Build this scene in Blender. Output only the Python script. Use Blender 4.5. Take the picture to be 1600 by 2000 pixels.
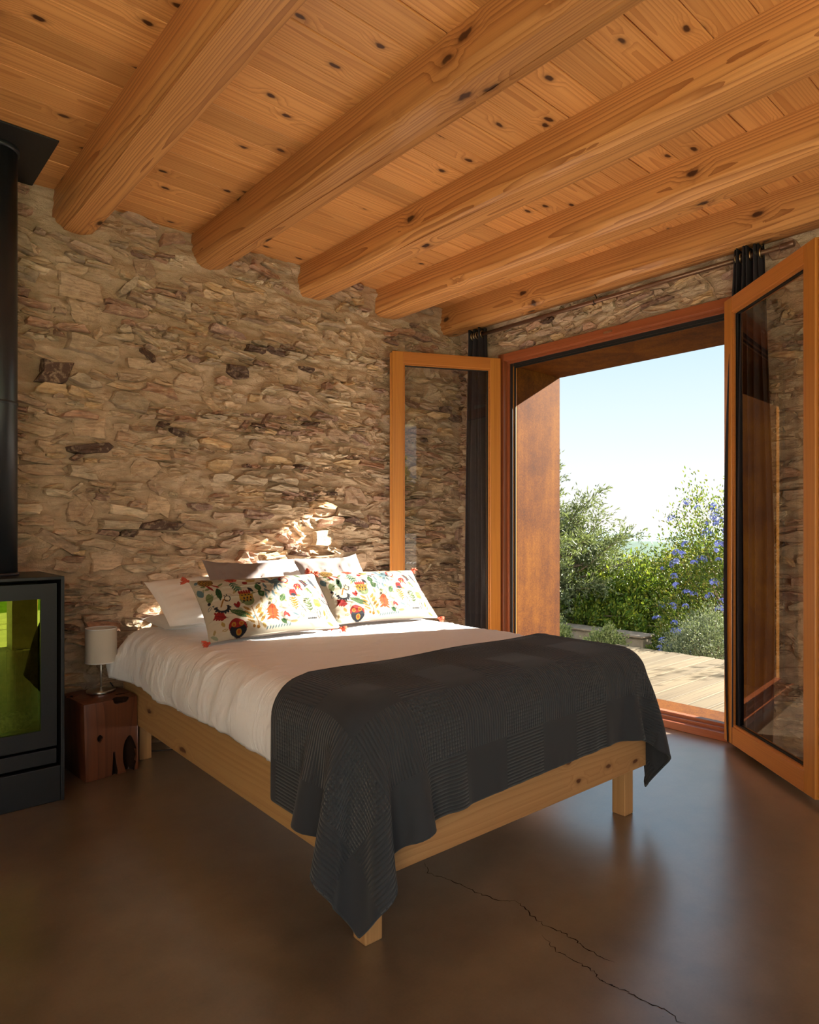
import bpy, bmesh, math, random
import numpy as np
from mathutils import Matrix, Vector
for o in list(bpy.data.objects): bpy.data.objects.remove(o)
sc = bpy.context.scene
COL = sc.collection
random.seed(7); RNG = np.random.default_rng(11)
PI = math.pi

# ------------------------------------------------------------------ camera, sky, sun, exposure
CAM_H = 1.2
cd = bpy.data.cameras.new('camera'); cam = bpy.data.objects.new('camera', cd); COL.objects.link(cam)
cd.sensor_fit = 'HORIZONTAL'; cd.sensor_width = 36.0; cd.lens = 1300/1600*36
cd.shift_y = 30/1600; cd.clip_start = 0.05; cd.clip_end = 9000
cam.location = (0, 0, CAM_H); cam.rotation_euler = (PI/2, 0, math.radians(-41.5))
sc.camera = cam

wd = bpy.data.worlds.new('sky'); sc.world = wd; wd.use_nodes = True
nt = wd.node_tree; nt.nodes.clear()
_o = nt.nodes.new('ShaderNodeOutputWorld'); _b = nt.nodes.new('ShaderNodeBackground')
_tc = nt.nodes.new('ShaderNodeTexCoord'); _s = nt.nodes.new('ShaderNodeSeparateXYZ'); _r = nt.nodes.new('ShaderNodeValToRGB')
nt.links.new(_tc.outputs['Generated'], _s.inputs[0]); nt.links.new(_s.outputs['Z'], _r.inputs[0])
nt.links.new(_r.outputs[0], _b.inputs[0]); nt.links.new(_b.outputs[0], _o.inputs[0])
cr = _r.color_ramp
cr.elements[0].position = 0.0; cr.elements[0].color = (1.0, .97, .90, 1)
cr.elements[1].position = 1.0; cr.elements[1].color = (.40, .66, 1.0, 1)
for p, c in ((.05, (.95, .97, .96, 1)), (.13, (.80, .91, .97, 1)), (.26, (.59, .79, .95, 1))):
    e = cr.elements.new(p); e.color = c
_b.inputs[1].default_value = .375

SUN_AZ = math.radians(-21.5); SUN_EL = math.radians(26.7)
sd = bpy.data.lights.new('sun', 'SUN'); sun = bpy.data.objects.new('sun', sd); COL.objects.link(sun)
sd.energy = 12.5; sd.angle = math.radians(0.6); sd.color = (1.0, .93, .82)
S = Vector((math.cos(SUN_AZ)*math.cos(SUN_EL), math.sin(SUN_AZ)*math.cos(SUN_EL), math.sin(SUN_EL)))
sun.rotation_euler = S.to_track_quat('Z', 'Y').to_euler()
sun.location = (30, -12, 16)

vs = sc.view_settings
vs.view_transform = 'Standard'; vs.look = 'None'; vs.gamma = 1.0; vs.use_curve_mapping = False
vs.exposure = 1.6
sc.cycles.diffuse_bounces = 8; sc.cycles.max_bounces = 14; sc.cycles.transparent_max_bounces = 16

# ------------------------------------------------------------------ helpers
class NT:
    """small helper to wire shader nodes"""
    def __init__(s, name):
        s.m = bpy.data.materials.new(name); s.m.use_nodes = True
        s.t = s.m.node_tree; s.t.nodes.clear()
        s.out = s.t.nodes.new('ShaderNodeOutputMaterial')
    def n(s, typ, ins=None, **kw):
        nd = s.t.nodes.new('ShaderNode'+typ)
        for k, v in kw.items(): setattr(nd, k, v)
        for k, v in (ins or {}).items():
            sock = nd.inputs[k]
            if hasattr(v, 'is_output'): s.t.links.new(v, sock)
            elif v is not None: sock.default_value = v
        return nd
    def math(s, op, a, b=0.0, c=None, clamp=False):
        ins = {0: a, 1: b}
        if c is not None: ins[2] = c
        return s.n('Math', ins, operation=op, use_clamp=clamp).outputs[0]
    def vmul(s, v, t):
        return s.n('VectorMath', {0: v, 1: t}, operation='MULTIPLY').outputs[0]
    def vadd(s, v, t):
        return s.n('VectorMath', {0: v, 1: t}, operation='ADD').outputs[0]
    def noise(s, vec, scale=1.0, detail=2.0, rough=.5, dist=0.0):
        return s.n('TexNoise', {'Vector': vec, 'Scale': scale, 'Detail': detail, 'Roughness': rough, 'Distortion': dist})
    def ramp(s, fac, stops):
        nd = s.n('ValToRGB', {0: fac}); r = nd.color_ramp
        r.elements[0].position, r.elements[0].color = stops[0][0], tuple(stops[0][1])+(1,)
        r.elements[1].position, r.elements[1].color = stops[-1][0], tuple(stops[-1][1])+(1,)
        for p, c in stops[1:-1]:
            e = r.elements.new(p); e.color = tuple(c)+(1,)
        return nd.outputs[0]
    def mix(s, f, a, b, blend='MIX'):
        nd = s.n('Mix', data_type='RGBA', blend_type=blend)
        for k, v in ((0, f), (6, a), (7, b)):
            if hasattr(v, 'is_output'): s.t.links.new(v, nd.inputs[k])
            else: nd.inputs[k].default_value = v if k == 0 else tuple(v)+((1,) if len(v) == 3 else ())
        return nd.outputs[2]
    def map(s, v, a, b, c=0.0, d=1.0):
        return s.n('MapRange', {0: v, 1: a, 2: b, 3: c, 4: d}).outputs[0]
    def bsdf(s, color, rough=.6, spec=.4, bump=None, bstr=.3, bdist=.01, metal=0.0, **extra):
        p = s.n('BsdfPrincipled')
        def st(k, v):
            if hasattr(v, 'is_output'): s.t.links.new(v, p.inputs[k])
            else: p.inputs[k].default_value = v
        st('Base Color', color if hasattr(color, 'is_output') else tuple(color)+(1,))
        st('Roughness', rough); st('Specular IOR Level', spec); st('Metallic', metal)
        for k, v in extra.items(): st(k, v)
        if bump is not None:
            b = s.n('Bump', {'Strength': bstr, 'Distance': bdist, 'Height': bump})
            s.t.links.new(b.outputs[0], p.inputs['Normal'])
        return p.outputs[0]
    def done(s, sh):
        s.t.links.new(sh, s.out.inputs[0]); return s.m

WM = {}
def wm(o): return WM.get(o.name, Matrix.Identity(4))
def empty(name, loc=(0, 0, 0), rz=0.0, parent=None):
    o = bpy.data.objects.new(name, None); COL.objects.link(o); o.empty_display_size = .1
    o.location = loc; o.rotation_euler = (0, 0, rz)
    L = Matrix.Translation(loc) @ Matrix.Rotation(rz, 4, 'Z')
    if parent is not None: o.parent = parent; L = wm(parent) @ L
    WM[o.name] = L; return o
def tag(o, label=None, cat=None, group=None, kind=None):
    if label: o['label'] = label
    if cat: o['category'] = cat
    if group: o['group'] = group
    if kind: o['kind'] = kind
    return o
def mesh_obj(name, verts, faces, mat, parent=None, loc=None, smooth=False, rot=None):
    """verts in local space of the object (or of the parent, when loc is None)"""
    me = bpy.data.meshes.new(name)
    if isinstance(verts, np.ndarray): verts = verts.tolist()
    me.from_pydata(verts, [], faces if isinstance(faces, list) else faces.tolist())
    me.update()
    if smooth: me.shade_smooth()
    if mat: me.materials.append(mat)
    o = bpy.data.objects.new(name, me); COL.objects.link(o)
    if loc is not None: o.location = loc
    if rot is not None: o.rotation_euler = rot
    if parent is not None: o.parent = parent
    L = Matrix.Translation(o.location) @ o.rotation_euler.to_matrix().to_4x4()
    WM[o.name] = (wm(parent) @ L) if parent is not None else L
    return o
def link_copy(src, parent=None, loc=None, rot=None, scale=None):
    o = src.copy(); COL.objects.link(o)
    o.parent = parent
    if loc is not None: o.location = loc
    if rot is not None: o.rotation_euler = rot
    if scale is not None: o.scale = scale
    return o

class MB:
    def __init__(s): s.v = []; s.f = []
    def add(s, v, f):
        b = len(s.v); s.v += [tuple(p) for p in v]; s.f += [tuple(i+b for i in q) for q in f]; return s
    def box(s, lo, hi, bev=0.0, M=None):
        bm = bmesh.new()
        bmesh.ops.create_cube(bm, size=1.0)
        c = [(a+b)/2 for a, b in zip(lo, hi)]; d = [abs(b-a) for a, b in zip(lo, hi)]
        for v in bm.verts: v.co = Vector((c[0]+v.co.x*d[0], c[1]+v.co.y*d[1], c[2]+v.co.z*d[2]))
        if bev > 0: bmesh.ops.bevel(bm, geom=list(bm.edges), offset=min(bev, min(d)*.45), segments=2, profile=.5, affect='EDGES')
        return s.from_bm(bm, M)
    def from_bm(s, bm, M=None):
        bm.verts.ensure_lookup_table(); bm.verts.index_update()
        v = [(M @ w.co) if M else w.co.copy() for w in bm.verts]
        f = [[w.index for w in q.verts] for q in bm.faces]
        bm.free(); return s.add(v, f)
    def tube(s, pts, rad, n=10, cap=True):
        pts = [Vector(p) for p in pts]
        rads = rad if hasattr(rad, '__len__') else [rad]*len(pts)
        rings = []
        for i, p in enumerate(pts):
            t = (pts[min(i+1, len(pts)-1)]-pts[max(i-1, 0)]).normalized()
            a = t.cross(Vector((0, 0, 1)))
            if a.length < 1e-3: a = t.cross(Vector((1, 0, 0)))
            a.normalize(); b = a.cross(t)
            rings.append([p+(a*math.cos(2*PI*k/n)+b*math.sin(2*PI*k/n))*rads[i] for k in range(n)])
        v = [q for r in rings for q in r]; f = []
        for i in range(len(pts)-1):
            for k in range(n):
                f.append((i*n+k, i*n+(k+1) % n, (i+1)*n+(k+1) % n, (i+1)*n+k))
        if cap: f.append(tuple(range(n))[::-1]); f.append(tuple((len(pts)-1)*n+k for k in range(n)))
        return s.add(v, f)
    def lathe(s, prof, n=32, c=(0, 0, 0)):
        v = []; f = []
        for r, z in prof:
            for k in range(n):
                v.append((c[0]+r*math.cos(2*PI*k/n), c[1]+r*math.sin(2*PI*k/n), c[2]+z))
        for i in range(len(prof)-1):
            for k in range(n):
                f.append((i*n+k, i*n+(k+1) % n, (i+1)*n+(k+1) % n, (i+1)*n+k))
        return s.add(v, f)
    def prism(s, poly, z0, z1):
        n = len(poly); v = [(x, y, z0) for x, y in poly]+[(x, y, z1) for x, y in poly]
        f = [tuple(range(n))[::-1], tuple(range(n, 2*n))]+[(i, (i+1) % n, n+(i+1) % n, n+i) for i in range(n)]
        return s.add(v, f)
    def obj(s, name, mat, parent=None, loc=None, smooth=False, rot=None):
        return mesh_obj(name, s.v, s.f, mat, parent, loc, smooth, rot)
def shade_auto(o, ang=35):
    me = o.data
    me.shade_smooth()
    try: me.set_sharp_from_angle(angle=math.radians(ang))
    except Exception: pass
    return o

def vnoise2(x, y, seed=0):
    """cheap smooth value noise, numpy"""
    xi = np.floor(x).astype(int); yi = np.floor(y).astype(int); xf = x-xi; yf = y-yi
    u = xf*xf*(3-2*xf); v = yf*yf*(3-2*yf)
    def h(a, b):
        n = (a*374761393+b*668265263+seed*982451653) & 0x7fffffff
        n = ((n ^ (n >> 13))*1274126177) & 0x7fffffff
        return ((n ^ (n >> 16)) & 0xffff)/65535.0
    return (h(xi, yi)*(1-u)+h(xi+1, yi)*u)*(1-v)+(h(xi, yi+1)*(1-u)+h(xi+1, yi+1)*u)*v
def fbm2(x, y, seed=0, oct=4):
    a = 0.0; amp = .5; t = 0
    for i in range(oct):
        a = a+amp*vnoise2(x*2**i, y*2**i, seed+i*17); t += amp; amp *= .5
    return a/t

# ------------------------------------------------------------------ materials
def wood_mat(name, light, dark, axis=0, freq=55, amp=.9, knots=True, knot_scale=(1.5, 6.0), rough=.5, spec=.35, knot_col=(.05, .018, .008), fibre=.18, thr=.42, pith=.05, bstr=.25, hue=.25, contrast=.75):
    t = NT(name)
    tc = t.n('TexCoord'); oi = t.n('ObjectInfo')
    sep = t.n('SeparateXYZ', {0: tc.outputs['Object']})
    al = sep.outputs[axis]; oth = [sep.outputs[i] for i in range(3) if i != axis]
    rnd = oi.outputs['Random']
    off = t.math('MULTIPLY', rnd, 61.7)
    co = t.n('CombineXYZ', {0: t.math('ADD', al, off), 1: t.math('ADD', oth[0], t.math('MULTIPLY', rnd, 23.1)), 2: t.math('ADD', oth[1], t.math('MULTIPLY', rnd, 7.3))}).outputs[0]
    n1 = t.noise(t.vmul(co, (.9, 4.5, 4.5)), 1.0, 2.0, .5).outputs[0]
    n2 = t.noise(t.vmul(co, (2.2, 26, 26)), 1.0, 2.0, .6).outputs[0]
    big = t.noise(t.vmul(co, (.7, 1.5, 1.5)), 1.0, 2.0, .5).outputs[0]
    ro = t.math('MULTIPLY', t.math('SUBTRACT', rnd, .5), .09)
    a2 = t.math('ADD', oth[0], ro); b2 = t.math('ADD', oth[1], pith)
    rad = t.math('SQRT', t.math('ADD', t.math('MULTIPLY', a2, a2), t.math('MULTIPLY', b2, b2)))
    ring = t.math('ADD', t.math('MULTIPLY', rad, freq), t.math('MULTIPLY', n1, amp*6))
    ring = t.math('ADD', ring, t.math('MULTIPLY', n2, .35))
    if knots:
        k2 = t.n('CombineXYZ', {0: t.math('MULTIPLY', t.math('ADD', al, off), knot_scale[0]), 1: t.math('MULTIPLY', t.math('ADD', t.math('ADD', oth[0], oth[1]), t.math('MULTIPLY', rnd, 23.1)), knot_scale[1]), 2: 0.0}).outputs[0]
        wob = t.noise(t.vmul(co, (22, 22, 22)), 1.0, 2.0).outputs['Color']
        k2 = t.vadd(k2, t.vmul(wob, (.12, .12, 0)))
        vo = t.n('TexVoronoi', {'Vector': k2, 'Scale': 1.0, 'Randomness': .9}, voronoi_dimensions='2D')
        sel = t.math('LESS_THAN', t.n('SeparateColor', {0: vo.outputs['Color']}).outputs[0], thr)
        d = vo.outputs['Distance']
        infl = t.math('MULTIPLY', t.map(d, .0, .30, 1, 0), sel)
        ring = t.math('ADD', ring, t.math('MULTIPLY', infl, 2.2))
        kn = t.math('MULTIPLY', t.map(d, .050, .085, 1, 0), sel)
        halo = t.math('MULTIPLY', t.map(d, .07, .17, .42, 0), sel)
    g = t.math('FRACT', ring)
    g = t.map(g, .25, 1.0, 0, 1)
    g = t.math('MULTIPLY', g, g)
    fine = t.noise(t.vmul(co, (5, 330, 330)), 1.0, 2.0, .6).outputs[0]
    fine2 = t.noise(t.vmul(co, (1.3, 85, 85)), 1.0, 3.0, .6).outputs[0]
    c = t.mix(t.math('MULTIPLY', g, contrast), light, dark)
    c = t.mix(t.math('MULTIPLY', t.map(fine2, .48, .68, 0, 1), fibre*2.2), c, dark)
    c = t.mix(t.math('MULTIPLY', t.map(fine, .4, .75, 0, 1), fibre), c, dark)
    c = t.mix(t.math('MULTIPLY', t.map(big, .35, .7, 0, 1), hue), c, tuple(x*y for x, y in zip(light, (.62, .5, .4))))
    br = t.map(t.math('FRACT', t.math('MULTIPLY', rnd, 17.31)), 0, 1, .84, 1.10)
    c = t.n('VectorMath', {0: c, 3: br}, operation='SCALE').outputs[0]
    if knots:
        c = t.mix(halo, c, tuple(x*.5 for x in dark)); c = t.mix(kn, c, knot_col)
    hgt = t.math('ADD', t.math('MULTIPLY', g, -.6), t.math('MULTIPLY', fine, .3))
    return t.done(t.bsdf(c, rough, spec, hgt, bstr, .0015))

M = {}
M['ceil'] = wood_mat('ceiling_pine', (.78, .385, .130), (.48, .180, .048), 0, 120, .42, True, (3.4, 7.0), .42, .4, (.07, .022, .008), thr=.5, pith=.07, contrast=.75)
M['beam'] = wood_mat('beam_pine', (.68, .325, .108), (.25, .080, .022), 1, 135, .50, True, (2.6, 5.0), .45, .4, (.06, .02, .008), thr=.36, pith=.02, hue=.4, contrast=.85, bstr=.4)
M['bedw'] = wood_mat('bed_spruce_x', (.50, .275, .120), (.34, .165, .060), 0, 48, .6, True, (4.2, 9.0), .45, .35, (.10, .035, .015), thr=.5, pith=.05, contrast=.6)
M['bedy'] = wood_mat('bed_spruce_y', (.50, .305, .125), (.36, .19, .07), 1, 40, .6, True, (2.4, 7.0), .45, .35, (.12, .045, .02), thr=.28, pith=.05, contrast=.5)
M['bedz'] = wood_mat('bed_spruce_z', (.46, .255, .105), (.33, .165, .06), 2, 55, .4, False, rough=.45, contrast=.5)
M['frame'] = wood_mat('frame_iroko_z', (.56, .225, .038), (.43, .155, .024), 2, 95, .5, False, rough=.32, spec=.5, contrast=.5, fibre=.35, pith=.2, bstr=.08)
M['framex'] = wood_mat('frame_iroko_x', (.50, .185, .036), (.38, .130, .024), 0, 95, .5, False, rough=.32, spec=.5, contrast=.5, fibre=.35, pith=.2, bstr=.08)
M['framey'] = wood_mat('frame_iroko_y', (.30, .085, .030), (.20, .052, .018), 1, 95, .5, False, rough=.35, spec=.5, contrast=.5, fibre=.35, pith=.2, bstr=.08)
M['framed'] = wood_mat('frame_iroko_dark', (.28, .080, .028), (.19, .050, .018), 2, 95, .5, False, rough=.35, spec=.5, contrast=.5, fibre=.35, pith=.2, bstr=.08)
M['deck'] = wood_mat('deck_weathered', (.145, .113, .066), (.082, .063, .038), 0, 70, .5, False, rough=.75, spec=.2, contrast=.4, fibre=.45, pith=.15)
M['stump'] = wood_mat('stump_teak', (.16, .052, .022), (.055, .018, .009), 2, 40, 1.0, True, (5, 6.0), .38, .45, (.03, .01, .005), thr=.4, pith=.02, hue=.5, contrast=.7)

def simple(name, col, rough=.5, spec=.4, metal=0.0, nscale=40, nvar=.12, bstr=.0, bdist=.002):
    t = NT(name); tc = t.n('TexCoord')
    n = t.noise(tc.outputs['Object'], nscale, 3.0, .6).outputs[0]
    c = t.mix(t.map(n, .3, .7), tuple(x*(1-nvar) for x in col), tuple(min(1, x*(1+nvar)) for x in col))
    return t.done(t.bsdf(c, rough, spec, n if bstr > 0 else None, bstr, bdist, metal))
M['steel_black'] = simple('stove_black_steel', (.010, .011, .013), .42, .4, 0, 300, .2, .05, .0005)
M['pipe'] = simple('pipe_black_steel', (.016, .018, .022), .38, .5, 0, 300, .2)
M['gasket'] = simple('black_gasket', (.012, .012, .012), .6, .3)
M['chrome'] = simple('brushed_nickel', (.60, .58, .54), .28, .5, 1.0, 200, .05)
M['brass'] = simple('aged_brass', (.55, .42, .22), .35, .5, 1.0, 200, .1)
M['rod'] = simple('bronze_rod', (.20, .11, .07), .35, .5, .6, 150, .1)
M['cord'] = simple('black_cord', (.012, .012, .012), .5)
M['white_lin'] = simple('white_linen', (.83, .82, .80), .85, .2, 0, 900, .03, .15, .0008)
M['mattress'] = simple('mattress_cover', (.55, .60, .66), .85, .2, 0, 700, .05, .2, .001)
M['mauve'] = simple('taupe_pillow', (.26, .215, .20), .85, .2, 0, 700, .05, .2, .001)
M['curtain'] = simple('dark_curtain', (.035, .030, .034), .9, .15, 0, 600, .15, .2, .001)
M['tassel'] = simple('red_tassel', (.52, .085, .045), .8, .2, 0, 300, .25, .4, .002)
M['cushback'] = simple('cushion_back', (.16, .13, .11), .9, .15, 0, 500, .1, .2, .001)
M['plaster'] = simple('plaster', (.80, .75, .66), .9, .15, 0, 12, .1, .2, .004)
M['concrete_wall'] = simple('planter_concrete', (.30, .25, .19), .9, .15, 0, 9, .25, .4, .01)
M['coping'] = simple('sandstone_coping', (.24, .185, .135), .9, .15, 0, 12, .2, .3, .006)
M['soil'] = simple('soil', (.16, .11, .06), .95, .1, 0, 14, .4, .5, .02)
M['twig'] = simple('bark', (.16, .12, .08), .9, .1, 0, 60, .3, .4, .004)
M['firebrick'] = simple('firebrick', (.12, .09, .05), .9, .1, 0, 30, .3, .3, .004)
M['ash'] = simple('ash_and_charred_wood', (.20, .16, .11), .95, .1, 0, 60, .6, .7, .01)
M['hole'] = simple('hollow_shade_and_crack', (.02, .010, .006), .9, .1)  # dark colour stands in for shade in the stump hollows; also floor cracks
M['plate'] = simple('ceiling_plate_black', (.018, .017, .017), .5, .4)
M['bounce_paving'] = simple('bounce_paving', (.70, .64, .54), .85, .2, 0, 5, .12, .3, .004)
M['paint_white'] = simple('painted_white', (.75, .75, .73), .6, .3)

def mat_corten():
    t = NT('corten_steel'); tc = t.n('TexCoord'); p = tc.outputs['Object']
    a = t.noise(p, 3.0, 4.0, .65).outputs[0]; b = t.noise(p, 90.0, 3.0, .7).outputs[0]
    st = t.noise(t.vmul(p, (9, 9, .6)), 1.0, 3.0, .6).outputs[0]
    f = t.math('ADD', t.math('MULTIPLY', a, .45), t.math('ADD', t.math('MULTIPLY', b, .3), t.math('MULTIPLY', st, .25)))
    c = t.ramp(f, [(.34, (.036, .012, .005)), (.46, (.076, .023, .004)), (.56, (.118, .039, .004)), (.68, (.165, .062, .006))])
    return t.done(t.bsdf(c, .75, .06, b, .25, .002))
M['corten'] = mat_corten()

def mat_floor():
    t = NT('polished_concrete'); tc = t.n('TexCoord'); p = tc.outputs['Object']
    a = t.noise(p, 1.1, 5.0, .6).outputs[0]; b = t.noise(p, 7.0, 5.0, .65).outputs[0]; c2 = t.noise(p, 120.0, 3.0, .6).outputs[0]
    f = t.math('ADD', t.math('MULTIPLY', a, .55), t.math('ADD', t.math('MULTIPLY', b, .33), t.math('MULTIPLY', c2, .12)))
    c = t.ramp(f, [(.36, (.090, .062, .038)), (.5, (.155, .108, .067)), (.64, (.215, .156, .102))])
    vo = t.n('TexVoronoi', {'Vector': p, 'Scale': 26.0})
    speck = t.math('MULTIPLY', t.math('LESS_THAN', vo.outputs['Distance'], .05), t.math('LESS_THAN', t.n('SeparateColor', {0: vo.outputs['Color']}).outputs[1], .12))
    c = t.mix(t.math('MULTIPLY', speck, .7), c, (.03, .02, .012))
    wipe = t.noise(t.vmul(p, (3.0, 9.0, 1)), 1.0, 4.0, .6, .6).outputs[0]
    r = t.map(t.math('ADD', t.math('MULTIPLY', b, .5), t.math('MULTIPLY', wipe, .5)), .3, .7, .285, .36)
    h = t.math('ADD', t.math('MULTIPLY', wipe, .6), t.math('ADD', t.math('MULTIPLY', b, .3), t.math('MULTIPLY', c2, .02)))
    return t.done(t.bsdf(c, r, .6, h, .16, .005, **{'Coat Weight': .85, 'Coat Roughness': .285, 'Coat IOR': 1.75}))
M['floor'] = mat_floor()

def mat_stone(name='rubble_stone'):
    t = NT(name); tc = t.n('TexCoord'); p = t.n('NewGeometry').outputs['Position']
    at = t.n('Attribute', attribute_name='Col').outputs['Color']
    lay = t.noise(t.vmul(p, (14, 14, 75)), 1.0, 4.0, .65).outputs[0]
    n = t.noise(p, 38.0, 4.0, .65).outputs[0]; f = t.noise(p, 170.0, 3.0, .7).outputs[0]
    c = t.mix(t.map(lay, .36, .66), t.mix(.45, at, (.10, .06, .045)), at)
    c = t.mix(t.math('MULTIPLY', t.map(n, .5, .72), .55), c, (.68, .51, .33))
    h = t.math('ADD', t.math('MULTIPLY', lay, .6), t.math('ADD', t.math('MULTIPLY', n, .5), t.math('MULTIPLY', f, .18)))
    return t.done(t.bsdf(c, .85, .2, h, .9, .016))
M['stone'] = mat_stone()
def mat_mortar():
    t = NT('lime_mortar'); p = t.n('NewGeometry').outputs['Position']
    n = t.noise(p, 9.0, 4.0, .65).outputs[0]; g = t.noise(p, 210.0, 3.0, .75).outputs[0]; m = t.noise(t.vmul(p, (30, 30, 60)), 1.0, 3.0, .6).outputs[0]
    c = t.mix(t.map(n, .35, .68), (.64, .455, .300), (.80, .595, .405))
    c = t.mix(t.math('MULTIPLY', t.map(g, .5, .7), .25), c, (.40, .27, .165))
    m2 = t.noise(t.vmul(p, (16, 16, 44)), 1.0, 5.0, .7, .5).outputs[0]
    h = t.math('ADD', t.math('MULTIPLY', g, .22), t.math('ADD', t.math('MULTIPLY', m, .5), m2))
    return t.done(t.bsdf(c, .92, .12, h, 1.0, .028))
M['mortar'] = mat_mortar()

def mat_glass(name, tint, refl=1.0, rtint=(1, 1, 1), base=0.0):
    t = NT(name)
    tr = t.n('BsdfTransparent', {0: tuple(tint)+(1,)}).outputs[0]
    gl = t.n('BsdfGlossy', {0: tuple(rtint)+(1,), 'Roughness': 0.0}).outputs[0]
    fr = t.n('Fresnel', {0: 1.5}).outputs[0]
    f = t.math('ADD', t.math('MULTIPLY', fr, refl), base, clamp=True)
    return t.done(t.n('MixShader', {0: f, 1: tr, 2: gl}).outputs[0])
M['glass'] = mat_glass('double_glazing', (.86, .87, .86), 1.3)
M['stoveglass'] = mat_glass('stove_glass', (.50, .50, .28), 1.0, (.60, .80, .10), .11)

def mat_shade():
    t = NT('lamp_shade_fabric'); tc = t.n('TexCoord')
    n = t.noise(t.vmul(tc.outputs['Object'], (300, 300, 900)), 1.0, 2.0).outputs[0]
    c = t.mix(n, (.72, .66, .56), (.80, .75, .66))
    d = t.n('BsdfDiffuse', {0: c}).outputs[0]; tr = t.n('BsdfTranslucent', {0: c}).outputs[0]
    return t.done(t.n('MixShader', {0: .35, 1: d, 2: tr}).outputs[0])
M['shade'] = mat_shade()

def mat_blanket():
    t = NT('charcoal_waffle_blanket'); uv = t.n('TexCoord').outputs['UV']
    s = t.n('SeparateXYZ', {0: uv}); u, v = s.outputs[0], s.outputs[1]      # metres on the cloth
    su = t.math('ABSOLUTE', t.math('SINE', t.math('MULTIPLY', u, PI/.011)))
    sv = t.math('ABSOLUTE', t.math('SINE', t.math('MULTIPLY', v, PI/.011)))
    bu = t.math('FLOOR', t.math('DIVIDE', t.math('ADD', u, .05), .19)); bv = t.math('FLOOR', t.math('DIVIDE', t.math('ADD', v, .02), .19))
    par = t.math('MODULO', t.math('ADD', t.math('ABSOLUTE', bu), t.math('MULTIPLY', t.math('ABSOLUTE', bv), 1)), 2.0)
    pu = t.math('MODULO', t.math('ABSOLUTE', bu), 2.0); pv = t.math('MODULO', t.math('ABSOLUTE', bv), 2.0)
    # ribs both ways where both bands are ribbed, one way elsewhere, plain squares between
    h = t.math('ADD', t.math('MULTIPLY', su, pv), t.math('MULTIPLY', sv, pu))
    h = t.math('MULTIPLY', h, .5)
    fab = t.noise(uv, 900.0, 2.0).outputs[0]
    c = t.mix(t.map(fab, .3, .7), (.022, .0245, .029), (.034, .037, .043))
    c = t.mix(t.math('MULTIPLY', h, .35), c, (.046, .050, .058))
    hh = t.math('ADD', h, t.math('MULTIPLY', fab, .08))
    return t.done(t.bsdf(c, .9, .12, hh, 1.0, .007, **{'Sheen Weight': .12, 'Sheen Roughness': .5}))
M['blanket'] = mat_blanket()

def mat_duvet():
    t = NT('white_duvet_cotton'); tc = t.n('TexCoord'); p = tc.outputs['Object']
    a = t.noise(t.vmul(p, (2.0, 7.0, 3.0)), 1.0, 4.0, .6, 1.4).outputs[0]
    b = t.noise(p, 600.0, 2.0).outputs[0]
    h = t.math('ADD', t.math('ABSOLUTE', t.math('SUBTRACT', a, .5)), t.math('MULTIPLY', b, .01))
    return t.done(t.bsdf((.85, .855, .87), .85, .2, h, .5, .03))
M['duvet'] = mat_duvet()

def mat_print():
    t = NT('embroidered_cotton'); at = t.n('Attribute', attribute_name='Col').outputs['Color']
    n = t.noise(t.n('TexCoord').outputs['Object'], 800.0, 2.0).outputs[0]
    return t.done(t.bsdf(at, .85, .2, n, .15, .001))
M['print'] = mat_print()

def mat_leaf(name, cols, transl=.35, rough=.5, dim=.52):
    t = NT(name); g = t.n('NewGeometry'); cols = [tuple(q*dim for q in c) for c in cols]
    c = t.ramp(g.outputs['Random Per Island'], [(i/(len(cols)-1), c) for i, c in enumerate(cols)])
    d = t.bsdf(c, rough, .35)
    tr = t.n('BsdfTranslucent', {0: t.mix(.4, c, (.20, .26, .02))}).outputs[0]
    return t.done(t.n('MixShader', {0: transl, 1: d, 2: tr}).outputs[0])
M['olive'] = mat_leaf('olive_leaves', [(.13, .17, .06), (.20, .25, .10), (.30, .34, .19), (.17, .21, .07)], .25)
M['hedge'] = mat_leaf('hedge_leaves', [(.06, .14, .015), (.14, .27, .03), (.28, .38, .04), (.42, .44, .05)], .4)
M['hedgey'] = mat_leaf('golden_leaves', [(.20, .24, .03), (.42, .36, .04), (.50, .30, .04), (.28, .34, .05)], .4)
M['plumb'] = mat_leaf('plumbago_leaves', [(.06, .12, .02), (.12, .22, .03), (.24, .30, .04), (.36, .30, .06)], .35)
M['silver'] = mat_leaf('silver_bush_leaves', [(.20, .26, .13), (.30, .37, .20), (.42, .47, .28)], .2)
M['lime'] = mat_leaf('lime_leaves', [(.28, .38, .10), (.42, .50, .18), (.55, .60, .28)], .3)
M['flower'] = mat_leaf('plumbago_petals', [(.12, .15, .55), (.20, .24, .68), (.28, .31, .74)], .3, dim=1.05)
M['lawn'] = simple('lawn_grass', (.13, .22, .020), .9, .1, 0, 6, .35, .6, .03)
M['hill'] = simple('hill_woods', (.055, .085, .035), .95, .05, 0, .02, .35)

# ------------------------------------------------------------------ pixel -> point helpers (1600x2000 frame)
FW = (math.cos(math.radians(48.5)), math.sin(math.radians(48.5))); RT = (FW[1], -FW[0])
def ray(px, py):
    u = (px-800)/1300; return (FW[0]+RT[0]*u, FW[1]+RT[1]*u, (1030-py)/1300)
def on_z(px, py, z):
    r = ray(px, py); t = (z-CAM_H)/r[2]; return (r[0]*t, r[1]*t, z)

# ------------------------------------------------------------------ room shell
YB, XR, XL, YF, ZC = 3.72, 3.83, -1.5, -1.0, 2.90
XO = 4.43                                   # outer face of the window wall
OY0, OY1, OZ1 = 1.60, 3.20, 2.40            # clear opening between the corten linings

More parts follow.
